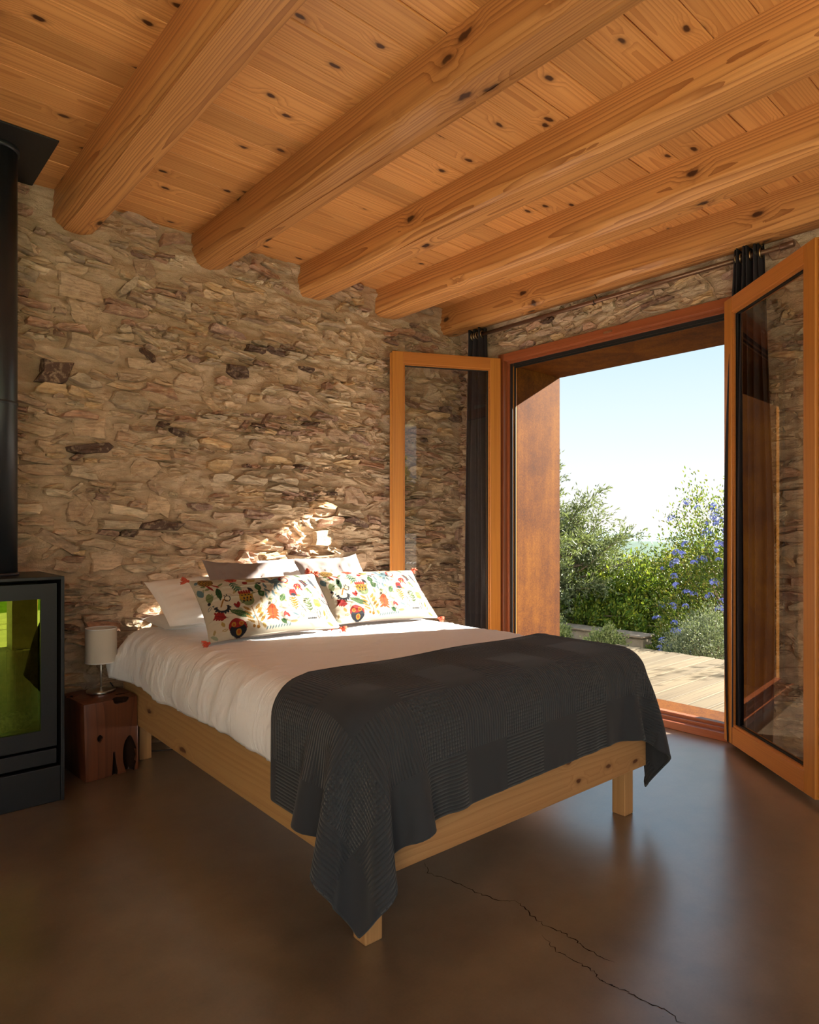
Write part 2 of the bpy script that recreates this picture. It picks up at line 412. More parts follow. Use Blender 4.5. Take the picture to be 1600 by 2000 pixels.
mb = MB().box((XL, YF-.25, -.12), (XR+.07, YB+.05, 0))
floor = tag(mb.obj('floor', M['floor']), 'polished brown concrete floor', kind='structure')

def crack(pts, w0):
    P = [Vector(on_z(x, y, 0.0)) for x, y in pts]; Q = []
    for a, b in zip(P[:-1], P[1:]):
        for k in range(6):
            q = a.lerp(b, k/6); Q.append(q+Vector((random.gauss(0, .0035), random.gauss(0, .0035), 0)))
    Q.append(P[-1]); v = []; f = []
    for i, q in enumerate(Q):
        t = (Q[min(i+1, len(Q)-1)]-Q[max(i-1, 0)]).normalized(); n = Vector((-t.y, t.x, 0))
        w = w0*(.35+random.random()*.9)*min(1, i/4+.2, (len(Q)-1-i)/5+.15)
        v += [q+n*w+Vector((0, 0, .0006)), q-n*w+Vector((0, 0, .0006))]
    f = [(2*i, 2*i+1, 2*i+3, 2*i+2) for i in range(len(Q)-1)]
    mesh_obj('floor_crack', v, f, M['hole'], floor)
crack([(829, 1685), (838, 1705), (870, 1716), (905, 1730), (935, 1744), (965, 1757), (1012, 1761), (1035, 1785), (1065, 1808), (1100, 1822), (1130, 1842), (1150, 1858), (1200, 1882)], .0017)
crack([(1060, 1830), (1085, 1858), (1130, 1880), (1160, 1898), (1175, 1915), (1200, 1925), (1235, 1945), (1290, 1968), (1345, 2004)], .0016)

# ---- ceiling boards
ceiling = MB().box((XL, YF-.25, ZC+.022), (XR+.1, YB+.05, ZC+.09)).obj('ceiling', M['plate'])
tag(ceiling, 'ceiling of orange pine boards', kind='structure')
board = MB().box((-2.72, -.0735, 0), (2.72, .0735, .022), .0035).obj('ceiling_board', M['ceil'], ceiling, loc=(1.2, 2.225+.0745, ZC))
first = True
k0 = int(math.floor((YF-.2-2.225)/.149)); k1 = int(math.ceil((YB-2.225)/.149))
for k in range(k0, k1):
    if k == 0: continue
    y0 = 2.225+.149*k; y1 = min(y0+.149, YB+.04)
    if y1-y0 < .02: continue
    wide0 = k in (0, -4, -7); 
    sc_y = (y1-y0-.002-(.004 if wide0 else 0))/.147
    link_copy(board, ceiling, (1.2, (y0+y1)/2+(.002 if wide0 else 0), ZC+random.uniform(-.0012, .0012)), scale=(1, sc_y, 1))

# ---- beams
def beam(x0, w, d, ch, seed, cracks, label, zt=ZC):
    rs = np.random.default_rng(seed)
    NS = 70; y0, y1 = YF-.1, YB+.05
    loc = (x0+w/2, (y0+y1)/2, zt-d/2)
    def prof(c, gx, gd, cr_):
        h = d/2; a = w/2
        P = [(-a, h), (-a, h*.45), (-a, -h*.1), (-a, -h+c), (-a+c*.35, -h+c*.38), (-a+c, -h)]
        for g, q in zip(gx, gd): P += [(g-.0022, -h), (g, -h+q), (g+.0022, -h)]
        P += [(a-cr_*2.2, -h+.002), (a-cr_*.3, -h+cr_*.5), (a, -h+cr_*1.6), (a, 0), (a, h)]
        return P
    V = []; n = None
    ys = np.linspace(y0, y1, NS)-loc[1]
    ph = rs.uniform(0, 50)
    for i, y in enumerate(ys):
        c = ch*(.75+.7*float(vnoise2(np.array([y*1.3+ph]), np.array([.5]), seed)[0]))
        cr2 = .03*(.5+float(vnoise2(np.array([y*1.1+ph]), np.array([4.5]), seed)[0]))
        gx = []; gd = []
        for (gx0, sl, a0, a1, dep) in cracks:
            yy = y+loc[1]
            gx.append(gx0+sl*(yy-1.4)+.005*math.sin(yy*3+ph)); tt = min((yy-a0)/.5, (a1-yy)/.5)
            gd.append(dep*max(0.0, min(1.0, tt)))
        P = prof(c, gx, gd, cr2)
        n = len(P)
        ox = .007*(float(vnoise2(np.array([y*.9+ph]), np.array([9.5]), seed)[0])-.5)*2
        oz = .008*(float(vnoise2(np.array([y*.8+ph]), np.array([19.5]), seed)[0])-.5)*2
        for j, (px, pz) in enumerate(P):
            jz = oz*(1 if pz < d*.3 else 0)
            b = .0028*(float(vnoise2(np.array([y*5+ph]), np.array([j*1.7]), seed)[0])-.5)
            V.append((px+ox+b, y, pz+jz+b))
    F = []
    for i in range(NS-1):
        for j in range(n):
            F.append((i*n+j, (i+1)*n+j, (i+1)*n+(j+1) % n, i*n+(j+1) % n))
    F += [tuple(range(n)), tuple((NS-1)*n+j for j in range(n))[::-1]]
    o = mesh_obj('ceiling_beam', V, F, M['beam'], None, loc)
    shade_auto(o, 28)
    return tag(o, label, 'beam', 'hewn beams under the board ceiling')
beam(.880, .195, .180, .048, 3, [(-.06, .004, -1, 3.0, .010)], 'hewn pine ceiling beam next to the black stove pipe')
beam(.135, .190, .180, .040, 23, [(.03, .004, -1, 3.0, .008)], 'pine ceiling beam on the far side of the black stove pipe')
beam(-.600, .190, .180, .040, 29, [(.0, .004, 0, 3.0, .008)], 'pine ceiling beam next to the plain plastered wall')
beam(1.616, .190, .180, .038, 5, [(.030, -.008, .2, 3.8, .014)], 'pine ceiling beam with swirling grain and a long split, second from the stove pipe')
beam(2.327, .190, .185, .034, 8, [(.045, .006, -1, 3.3, .012), (-.055, .0, 2.4, 3.8, .006)], 'pale pine ceiling beam with a straight split, third from the window wall')
beam(2.978, .195, .185, .040, 12, [(.02, -.01, -.5, 3.6, .010), (.06, 0, .2, 2.5, .006)], 'knotty pine ceiling beam beside the one running along the window wall')
beam(3.612, .195, .195, .030, 15, [(-.03, .005, 0, 3.7, .007)], 'reddish pine ceiling beam running along the top of the window wall')

# ---- rubble stone walls
PAL = [((.67, .475, .305), 6), ((.61, .43, .285), 5), ((.70, .475, .26), 2.2), ((.72, .56, .38), 1.8), ((.52, .355, .240), 3.0), ((.37, .225, .165), 1.6), ((.52, .305, .200), 2.2), ((.12, .070, .052), .5), ((.53, .405, .275), 2.4)]
PW = np.array([w for _, w in PAL]); PW = PW/PW.sum()
def stone_mesh(w, h, pr, seed, tilt):
    """angular split stone: a skewed block with sharp corners and a stepped, tilted face"""
    rs = np.random.default_rng(seed)
    base = [(-1, -1), (-.30, -1), (.35, -1), (1, -1), (1, .1), (1, 1), (.30, 1), (-.35, 1), (-1, 1), (-1, -.1)]
    n = len(base); j = rs.uniform(-1, 1, (n, 2))
    ex = np.array([b[0]*w/2*(1+.16*j[i, 0]*(abs(b[0]) == 1))+.10*w*j[i, 0]*(abs(b[0]) < 1) for i, b in enumerate(base)])
    ez = np.array([b[1]*h/2*(1+.24*j[i, 1]) for i, b in enumerate(base)])
    for c in (0, 3, 5, 8):                      # chip some corners away
        if rs.random() < .5: ex[c] *= rs.uniform(.55, .9); ez[c] *= rs.uniform(.55, .95)
    ex = ex+rs.uniform(-.25, .25)*h*ez/h        # shear
    V = []
    top = lambda x, z: pr+tilt[0]*x/w*.030+tilt[1]*z/h*.026
    for sc_, hh, jit in ((1.04, -.022, 0), (1.0, .72, .003), (.92, 1.0, .004), (.50, 1.0, .007)):
        for i in range(n):
            x, z = ex[i]*sc_, ez[i]*sc_
            t = top(x, z)
            V.append((x, hh if hh < 0 else (t*hh if t > 0 else t-.003*(1-hh))+rs.normal(0, jit), z))
    V.append((0, top(0, 0)+rs.normal(0, .004), 0))
    F = []
    for r in range(3):
        for i in range(n):
            F.append((r*n+i, r*n+(i+1) % n, (r+1)*n+(i+1) % n, (r+1)*n+i))
    for i in range(n): F.append((3*n+i, 3*n+(i+1) % n, 4*n))
    return V, F
def set_col(me, cols):
    a = me.color_attributes.new('Col', 'FLOAT_COLOR', 'POINT')
    c = np.ones((len(me.vertices), 4), dtype=np.float32); c[:, :3] = cols
    a.data.foreach_set('color', c.ravel())
def stone_wall(obj_name, label, s0, s1, z1, to_world, flip, blocked, visible, seed, coarse=None, nbig=70, npart=300, step=.009, dens=1.0, extra=None):
    rs = np.random.default_rng(seed); st = []
    def free(s, z, w, h, tol=.93):
        for q in st:
            if abs(q[0]-s) < (q[2]+w)/2*tol and abs(q[1]-z) < (q[3]+h)/2*tol: return False
        return True
    for k in range(nbig*6):
        if len(st) >= nbig: break
        w = rs.uniform(.11, .24); h = rs.uniform(.055, .12); s = rs.uniform(s0, s1); z = rs.uniform(.03, z1-.05)
        if blocked(s, z, w, h) or not free(s, z, w, h, 1.05): continue
        st.append((s, z, w, h, rs.normal(0, .12), rs.integers(1e6)))
    z = .0
    while z < z1:
        rh = rs.uniform(.020, .060); s = s0+rs.uniform(0, .1)
        while s < s1:
            w = np.clip(rh*rs.uniform(1.5, 5.0), .05, .21); h = rh*rs.uniform(.7, 1.02)
            zz = z+rh/2+.022*math.sin(s*2.1+z*1.3)+rs.normal(0, rh*.10); r = rs.normal(-.06, .11)
            if rs.random() < .06: r = rs.uniform(-1, 1)
            if rs.random() < .96*dens and .02 < zz < z1-.015 and not blocked(s+w/2, zz, w, h) and free(s+w/2, zz, w, h):
                st.append((s+w/2, zz, w, h, r, rs.integers(1e6)))
            s += w+rs.uniform(.002, .016)
        z += rh+rs.uniform(-.002, .006)
    # mortar bed as a relief surface
    gs = np.arange(s0, s1+step*.5, step); gz = np.arange(0, z1+step*.5, step)
    if coarse is not None: gs = np.concatenate([np.arange(coarse, s0-.001, .08), gs])
    GS, GZ = np.meshgrid(gs, gz, indexing='ij')
    Hh = .026*(fbm2(GS*7, GZ*13, seed, 4)-.5)*2+.030*(fbm2(GS*9, GZ*36, seed+5, 3)-.5)*2+.030*(fbm2(GS*1.2, GZ*1.5, seed+9, 2)-.5)
    Base = .030*(fbm2(GS*1.2, GZ*1.5, seed+9, 2)-.5)
    out = []
    for (s, z, w, h, r, sd_) in st:
        m_s = (gs > s-w) & (gs < s+w); m_z = (gz > z-w) & (gz < z+w)
        if not m_s.any() or not m_z.any(): continue
        i0, i1 = np.where(m_s)[0][[0, -1]]; j0, j1 = np.where(m_z)[0][[0, -1]]
        ds = GS[i0:i1+1, j0:j1+1]-s; dz = GZ[i0:i1+1, j0:j1+1]-z
        a = (ds*math.cos(r)+dz*math.sin(r))/(w/2); b = (-ds*math.sin(r)+dz*math.cos(r))/(h/2)
        q = (np.abs(a)**3+np.abs(b)**3)**(1/3)
        sub = Hh[i0:i1+1, j0:j1+1]
        bs = float(np.mean(Base[i0:i1+1, j0:j1+1]))
        pr = bs+float(np.random.default_rng(sd_).choice([.004, .011, .019, .030, .042], p=[.18, .24, .25, .20, .13]))
        sub[...] = np.where(q < .86, np.minimum(sub, pr-.014), sub)
        ring_ = (q >= .92) & (q < 1.35)
        sub[...] = np.where(ring_, sub*.75+(pr-.016)*.25-.004, sub)
        out.append((s, z, w, h, r, sd_, pr))
    nI, nJ = len(gs), len(gz)
    if extra is not None: Hh = extra(GS, GZ, Hh)
    W3 = to_world(GS, Hh, GZ).reshape(-1, 3)
    idx = np.arange(nI*nJ).reshape(nI, nJ)
    q = np.stack([idx[:-1, :-1], idx[1:, :-1], idx[1:, 1:], idx[:-1, 1:]], -1)
    cs = (GS[:-1, :-1]+GS[1:, 1:])/2; cz = (GZ[:-1, :-1]+GZ[1:, 1:])/2
    keep = ~np.vectorize(lambda s, z: bool(blocked(s, z, 0, 0, True)))(cs, cz)
    q = q[keep].reshape(-1, 4)
    if flip: q = q[:, ::-1]
    wall = mesh_obj(obj_name, W3, q, M['mortar'], smooth=True)
    tag(wall, label, kind='structure')
    # stones: largest visible ones as parts, the others joined
    out.sort(key=lambda t: -(t[2]*t[3]*(1.0 if visible(t[0], t[1]) else .05)))
    JV = []; JF = []; JC = []
    for k, (s, z, w, h, r, sd_, pr) in enumerate(out):
        rr = np.random.default_rng(sd_)
        col = np.array(PAL[rr.choice(len(PAL), p=PW)][0])*rr.uniform(.85, 1.15)
        V, F = stone_mesh(w, h, max(pr+.003, -.012), sd_, rr.uniform(-1, 1, 2))
        A = np.array(V)
        S_ = A[:, 0]*math.cos(r)-A[:, 2]*math.sin(r); Z_ = A[:, 0]*math.sin(r)+A[:, 2]*math.cos(r)
        if not flip: F = [f[::-1] for f in F]
        if k < npart and visible(s, z):
            c = to_world(np.array(s), np.array(0.0), np.array(z)); P = to_world(S_+s, A[:, 1], Z_+z)-c
            o = mesh_obj('stone', P, F, M['stone'], wall, tuple(c)); set_col(o.data, col)
            shade_auto(o, 22)
        else:
            b = len(JV); P = to_world(S_+s, A[:, 1], Z_+z)
            JV += P.tolist(); JF += [tuple(i+b for i in f) for f in F]; JC += [col]*len(P)
    if JV:
        o = mesh_obj('small_stones', JV, JF, M['stone'], wall); set_col(o.data, np.array(JC)); shade_auto(o, 22)
        o['kind'] = 'stuff'
    return wall
BX = [(.135, .19), (.880, .195), (1.616, .19), (2.327, .19), (2.978, .195), (3.612, .25)]
def blk_back(s, z, w, h, grid=False):
    if grid: return False
    for x0, bw in BX:
        if z+h/2 > ZC-.215 and s+w/2 > x0-.02 and s-w/2 < x0+bw+.02: return True
    return False
stone_wall('wall_back', 'rubble stone wall with sandy mortar behind the bed', -.45, XR+.02, ZC+.01,
           lambda s, h, z: np.stack([s, YB-h, z], -1), False, blk_back, lambda s, z: s > .70 and z > .95-.25*(s < 1.3), 21, coarse=XL, nbig=95)
def blk_right(s, z, w, h, grid=False):
    m = 0.0 if grid else .005
    return (OY0-.04-m < s+w/2 and s-w/2 < OY1+.08+m and z-h/2 < OZ1+.075+m) or (not grid and z+h/2 > ZC-.19)
stone_wall('wall_right', 'dark rubble stone wall around the open glazed door', 0.0, YB+.02, ZC+.01,
           lambda s, h, z: np.stack([XR-h*.8, s, z], -1), True, blk_right, lambda s, z: z > 2.4 or s > 3.2, 33, coarse=YF, nbig=26, npart=150, step=.010)
# solid masonry behind the stone faces
core = MB()
core.box((XR+.035, YF-.25, -.3), (XO, OY0-.004, ZC+.1)).box((XR+.035, OY1+.004, -.3), (XO, YB+.35, ZC+.1)).box((XR+.035, OY0-.004, OZ1+.004), (XO, OY1+.004, ZC+.1))
o = core.obj('wall_right_core', M['plaster'], bpy.data.objects['wall_right'])
MB().box((XL, YB+.04, -.3), (XR+.1, YB+.35, ZC+.1)).obj('wall_back_core', M['plaster'], bpy.data.objects['wall_back'])
wl = MB().box((XL-.2, YF-.25, -.1), (XL, YB+.3, ZC+.1)).obj('wall_left', M['plaster']); tag(wl, 'plain plastered wall', kind='structure')
# wall on the garden side behind the viewpoint: two tall openings with a post between them
wf = MB()
for a, b in ((XL, -1.40), (1.40, 1.62), (2.36, XR+.2)): wf.box((a, YF-.25, 0), (b, YF, 2.66))
wf.box((XL, YF-.25, 2.66), (XR+.2, YF, ZC+.1))
tag(wf.obj('wall_front', M['plaster']), 'plain plastered wall with two tall garden openings', kind='structure')

# ---- corten lining of the deep reveal
rv = empty('trim_1', (XO, (OY0+OY1)/2, 0)); tag(rv, 'rusty corten steel lining of the deep door opening', kind='structure')
X0c = 3.905
def part_box(name, lo, hi, mat, parent, bev=0.0, org=None):
    """box in world coordinates, its object origin at the box centre, as a child of parent"""
    c = [(a+b)/2 for a, b in zip(lo, hi)]; d = [(b-a)/2 for a, b in zip(lo, hi)]
    L = wm(parent).inverted() @ Vector(c)
    return MB().box([-q for q in d], d, bev).obj(name, mat, parent, loc=tuple(L))
part_box('jamb_plate', (X0c, OY1-.003, -.02), (XO+.006, OY1+.004, OZ1), M['corten'], rv)
part_box('jamb_plate', (X0c, OY0-.004, -.02), (XO+.006, OY0+.003, OZ1), M['corten'], rv)
part_box('head_plate', (X0c, OY0-.004, OZ1-.003), (XO+.006, OY1+.004, OZ1+.004), M['corten'], rv)
part_box('sill_plate', (X0c, OY0-.004, -.03), (XO+.006, OY1+.004, -.012), M['corten'], rv)

# ---- fixed door frame
fr = empty('trim_2', (XR, (OY0+OY1)/2, 0)); tag(fr, 'brown wooden door frame around the opening to the terrace', kind='structure')
FY0, FY1, FZ1 = 1.565, 3.285, 2.485
steps = [(3.790, 3.835, .0), (3.835, 3.862, .018), (3.862, 3.905, .034)]
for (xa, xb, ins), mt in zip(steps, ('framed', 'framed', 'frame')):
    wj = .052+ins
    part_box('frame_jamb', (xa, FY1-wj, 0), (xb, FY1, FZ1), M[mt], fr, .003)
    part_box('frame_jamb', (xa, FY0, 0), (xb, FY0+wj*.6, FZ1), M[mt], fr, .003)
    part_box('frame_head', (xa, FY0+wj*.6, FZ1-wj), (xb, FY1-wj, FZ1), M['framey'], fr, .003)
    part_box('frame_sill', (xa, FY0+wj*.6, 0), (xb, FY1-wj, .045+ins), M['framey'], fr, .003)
for xg in (3.8485, 3.8745):
    part_box('seal', (xg-.002, FY1-.108+(3.9-xg)*.3, .05), (xg+.002, FY1-.05, FZ1-.05), M['gasket'], fr)
    part_box('seal', (xg-.002, FY0+.05, FZ1-.108+(3.9-xg)*.3), (xg+.002, FY1-.1, FZ1-.05), M['gasket'], fr)
part_box('strike_plate', (3.786, 2.33, FZ1-.034), (3.792, 2.39, FZ1-.022), M['chrome'], fr)

# ---- two door leaves
def leaf(name, hinge, dvec, label, hand):
    L = .825; T = .062; z0, z1 = .028, 2.448
    ang = math.atan2(dvec[1], dvec[0])
    e = empty(name, (hinge[0], hinge[1], 0), ang); tag(e, label, kind='structure')
    sw, rw, bw = .082, .082, .095
    y0, y1 = (-T/2, T/2)
    def lb(nm, lo, hi, mt, bev=.003):
        c = [(a+b)/2 for a, b in zip(lo, hi)]; d = [(b-a)/2 for a, b in zip(lo, hi)]
        return MB().box([-q for q in d], d, bev).obj(nm, mt, e, loc=tuple(c))
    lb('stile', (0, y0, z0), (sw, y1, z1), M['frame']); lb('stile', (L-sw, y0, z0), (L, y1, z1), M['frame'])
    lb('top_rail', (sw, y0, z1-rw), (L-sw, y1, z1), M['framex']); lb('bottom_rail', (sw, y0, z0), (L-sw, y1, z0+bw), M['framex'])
    # glazing beads and dark spacer round the pane
    for sgn in (-1, 1):
        yb = sgn*(T/2-.012)
        b = MB(); w = .012
        b.box((sw, yb-.006, z0+bw), (sw+w, yb+.006, z1-rw)); b.box((L-sw-w, yb-.006, z0+bw), (L-sw, yb+.006, z1-rw))
        b.box((sw+w, yb-.006, z1-rw-w), (L-sw-w, yb+.006, z1-rw)); b.box((sw+w, yb-.006, z0+bw), (L-sw-w, yb+.006, z0+bw+w))
        b.obj('glazing_bead', M['framex'], e)
    b = MB(); w = .017
    b.box((sw, -.008, z0+bw), (sw+w, .008, z1-rw)); b.box((L-sw-w, -.008, z0+bw), (L-sw, .008, z1-rw))
    b.box((sw+w, -.008, z1-rw-w), (L-sw-w, .008, z1-rw)); b.box((sw+w, -.008, z0+bw), (L-sw-w, .008, z0+bw+w))
    b.obj('pane_spacer', M['gasket'], e)
    MB().add([(sw+.004, 0, z0+bw+.004), (L-sw-.004, 0, z0+bw+.004), (L-sw-.004, 0, z1-rw-.004), (sw+.004, 0, z1-rw-.004)], [(0, 1, 2, 3)]).obj('pane', M['glass'], e)
    # overlapping lip along the free edge and top
    lb('rebate_lip', (L-.002, hand*(T/2-.022)-.010, z0+.01), (L+.012, hand*(T/2-.022)+.010, z1-.01), M['frame'], .002)
    for zz in (.32, 1.24, 2.36):
        h = MB().tube([(-.008, -hand*(T/2+.004), zz-.05), (-.008, -hand*(T/2+.004), zz+.05)], .008, 10)
        h.box((-.008, -hand*(T/2+.001)-.002, zz-.035), (.03, -hand*(T/2+.001)+.002, zz+.035))
        h.obj('hinge', M['chrome'], e, smooth=False)
    return e
v1 = Vector((3.041-3.79, 3.640-3.27)).normalized(); v2 = Vector((3.292-3.79, 1.012-1.575)).normalized()
leaf('door_1', (3.775, 3.262), v1, 'glazed wooden door leaf swung back against the stone wall behind the bed', 1)
d2 = leaf('door_2', (3.770, 1.585), v2, 'glazed wooden door leaf standing open over bare floor, opposite the bed side', -1)

# ---- curtain rod and curtains
RZ, RX = 2.655, 3.735
rod = empty('curtain_rod', (RX, 2.4, RZ)); tag(rod, 'thin bronze curtain rod under the last ceiling beam', 'curtain rod')
MB().tube([(0, -1.12, 0), (0, 1.09, 0)], .0135, 12).obj('pole', M['rod'], rod, smooth=True)
for yy in (-1.12, 1.09):
    MB().tube([(0, yy-.035, 0), (0, yy-.03, 0), (0, yy+.03, 0), (0, yy+.035, 0)], [.014, .018, .018, .014], 14).obj('finial', M['rod'], rod, smooth=True)
hk = [(math.cos(a)*.016, .02, math.sin(a)*.016-.001) for a in np.linspace(-PI*1.05, PI*.15, 12)]
MB().tube(hk+[(.02, .02, .03), (.012, .03, .055)], .003, 8).obj('hook', M['gasket'], rod, smooth=True)
def curtain(yc, half, nf, label, seed):
    rs = np.random.default_rng(seed)
    e = empty('curtain', (RX, yc, .03)); tag(e, label, 'curtain', None)
    NU, NV = nf*16+1, 40; V = []; ztop = RZ-.03+.045
    for j in range(NV):
        t = j/(NV-1); z = ztop*(1-t)
        for i in range(NU):
            u = i/(NU-1); ph = u*nf*2*PI
            amp = (.040+.012*t)*(.8+.4*math.sin(u*5+seed)); sp = 1+.35*math.sin(t*3)
            y = (u-.5)*2*half*sp*(.72+.28*t)+.007*math.sin(ph*.5+t*4)
            V.append((amp*math.sin(ph+.5*math.sin(t*5+seed)*t), y, z+.006*math.sin(ph*2)*(1-t)))
    F = [(j*NU+i, j*NU+i+1, (j+1)*NU+i+1, (j+1)*NU+i) for j in range(NV-1) for i in range(NU-1)]
    o = mesh_obj('cloth', V, F, M['curtain'], e, smooth=True)
    m = o.modifiers.new('thickness', 'SOLIDIFY'); m.thickness = .003
    for i in range(nf):
        u = (i+.5)/nf; y = (u-.5)*2*half*.72
        b = MB()
        R_, r_ = .024, .0045; n1, n2 = 18, 6; vv = []
        for a in range(n1):
            for c in range(n2):
                A, C_ = 2*PI*a/n1, 2*PI*c/n2
                vv.append(((R_+r_*math.cos(C_))*math.cos(A), r_*math.sin(C_), (R_+r_*math.cos(C_))*math.sin(A)))
        b.add(vv, [(a*n2+c, ((a+1) % n1)*n2+c, ((a+1) % n1)*n2+(c+1) % n2, a*n2+(c+1) % n2) for a in range(n1) for c in range(n2)])
        b.obj('eyelet', M['brass'], e, loc=(0, y, RZ-.03), smooth=True)
curtain(3.44, .085, 5, 'dark gathered curtain hanging in the corner behind the swung-back door leaf', 2)
curtain(1.47, .105, 6, 'dark gathered curtain hanging behind the door leaf that stands over bare floor', 5)

# ------------------------------------------------------------------ bed
BED_O = (1.13, 1.475, 0.0); BED_R = math.radians(-1.5); BW, BL = 1.47, 2.13
bed = empty('bed_frame', BED_O, BED_R); tag(bed, 'low pine bed frame on square legs', 'bed')
def lpart(name, lo, hi, mt, parent, bev=.004):
    c = [(a+b)/2 for a, b in zip(lo, hi)]; d = [(b-a)/2 for a, b in zip(lo, hi)]
    return MB().box([-q for q in d], d, bev).obj(name, mt, parent, loc=tuple(c))
RZ0, RZ1 = .20, .425
lpart('footboard', (0, 0, RZ0), (BW, .03, RZ1), M['bedw'], bed)
lpart('headboard', (0, BL-.03, RZ0), (BW, BL, RZ1), M['bedw'], bed)
lpart('side_rail', (0, .031, RZ0+.015), (.03, BL-.031, RZ1), M['bedy'], bed)
lpart('side_rail', (BW-.03, .031, RZ0+.015), (BW, BL-.031, RZ1), M['bedy'], bed)
for lx, ly in ((.035, .034), (BW-.105, .034), (.045, BL-.12), (BW-.105, BL-.12)):
    lpart('leg', (lx, ly, 0), (lx+.062, ly+.062, RZ1-.06), M['bedz'], bed)
for i in range(9): lpart('slat', (.03, .12+i*.22, .33), (BW-.03, .20+i*.22, .348), M['bedw'], bed, .002)
kn = MB().lathe([(.0, -.002), (.006, -.002), (.006, .001), (0, .001)], 14)
kn.obj('screw', M['chrome'], bed, loc=(.82, -.001, .375), rot=(PI/2, 0, 0))
def bedw(x, y, z): return tuple(wm(bed) @ Vector((x, y, z)))

def rbox(cx, cy, hx, hy, z0, z1, r, name, mat, parent, seg=5):
    b = MB(); bm = bmesh.new(); bmesh.ops.create_cube(bm, size=1)
    for v in bm.verts: v.co = Vector((cx+v.co.x*2*hx, cy+v.co.y*2*hy, (z0+z1)/2+v.co.z*(z1-z0)))
    bmesh.ops.bevel(bm, geom=list(bm.edges), offset=r, segments=seg, profile=.5, affect='EDGES')
    b.from_bm(bm); return b.obj(name, mat, parent, smooth=True)
matt = empty('mattress', bedw(BW/2, BL/2, .35), BED_R); tag(matt, 'thick mattress with a pale blue-grey cover inside the bed frame', 'mattress')
rbox(0, 0, BW/2-.034, BL/2-.036, 0.0, .285, .05, 'cover', M['mattress'], matt)

# ---- duvet: a soft sheet over the mattress with hanging left and right borders
def make_duvet():
    # cross profile in local bed x, arc-length parametrised
    prof = []
    r = .10; top = .668; xl, xr = -.012, BW+.012; zl = .432
    for t in np.linspace(0, 1, 12): prof.append((xl-.014*math.sin(PI*t)*1.0, zl+(top-r-zl)*t))
    for a in np.linspace(0, PI/2, 12)[1:]: prof.append((xl+r-r*math.cos(a), top-r+r*math.sin(a)))
    for t in np.linspace(0, 1, 70)[1:-1]: prof.append((xl+r+(xr-xl-2*r)*t, top))
    for a in np.linspace(PI/2, 0, 12): prof.append((xr-r+r*math.cos(a), top-r+r*math.sin(a)))
    for t in np.linspace(0, 1, 10)[1:]: prof.append((xr+.012*math.sin(PI*t), top-r-(top-r-zl)*t))
    prof = np.array(prof); n = len(prof)
    L = np.concatenate([[0], np.cumsum(np.hypot(*np.diff(prof, axis=0).T))])
    ys = np.concatenate([np.linspace(.02, .10, 9), np.linspace(.115, 2.10, 150)])
    # outward normals of the profile
    d = np.gradient(prof, axis=0); nn = np.stack([-d[:, 1], d[:, 0]], -1); nn /= np.linalg.norm(nn, axis=1)[:, None]
    V = []
    for y in ys:
        fr_ = min(1.0, max(0.0, (y-.02)/.10)); drop = (1-math.sqrt(max(0, 1-(1-fr_)**2)))*.10
        Y = np.full(n, y)
        q = fbm2(L*5.0, Y*2.2, 71, 3)-.5
        cr_ = 1-np.abs(fbm2(L*4.2+q*1.5, Y*9+L*2.2, 77, 3)-.5)*2          # crease lines
        w = .009*q+.006*np.clip(cr_-.84, 0, 1)/.16
        side = np.clip((.30-L)/.18, 0, 1)
        w = w+side*(.006*np.sin(y*9+np.sin(y*4)*2)*(1-np.clip(L/.3, 0, 1))+.0018*np.sin(y*31+2*np.sin(y*7)))
        head = np.clip((y-1.86)/.22, 0, 1)
        P = prof+nn*w[:, None]
        P[:, 0] -= side*head*.055*(1-L/.4)                                 # flares out at the head end
        P[:, 1] = P[:, 1]-drop*(prof[:, 1] > .5)*((prof[:, 1]-.43)/.24)
        P[:, 1] -= .02*side*np.clip(1-L/.1, 0, 1)*(math.sin(y*5.3)*.6+.2)
        P[:, 1] -= np.clip((y-1.98)/.12, 0, 1)**2*.05*(prof[:, 1] > .55)
        ri = .125; dy = max(0.0, ri-y)
        inset = ri-math.sqrt(max(0.0, ri*ri-dy*dy)) if y < ri else 0.0
        calm = max(0.0, min(1.0, (.62-y)/.15))*.012
        P[:, 0] += np.clip((.30-L)/.10, 0, 1)*(inset+calm)
        P[:, 0] -= np.clip((L-(L[-1]-.30))/.10, 0, 1)*(inset+calm)
        for (px, pz) in P: V.append((px, y, pz))
    F = [(j*n+i, (j+1)*n+i, (j+1)*n+i+1, j*n+i+1) for j in range(len(ys)-1) for i in range(n-1)]
    base = empty('duvet', BED_O, BED_R); tag(base, 'white cotton duvet spread over the bed with crumpled borders', 'duvet')
    o = mesh_obj('duvet_cover', V, F, M['duvet'], base, smooth=True)
    m = o.modifiers.new('thickness', 'SOLIDIFY'); m.thickness = .012; m.offset = -1
    # stitched hem along the hanging border
    hem = [(V[j*n+0][0]-.004, V[j*n+0][1], V[j*n+0][2]+.022+.004*math.sin(j*.9)) for j in range(0, len(ys), 2)]
    MB().tube(hem, .0045, 6).obj('hem', M['duvet'], base, smooth=True)
    return base
make_duvet()

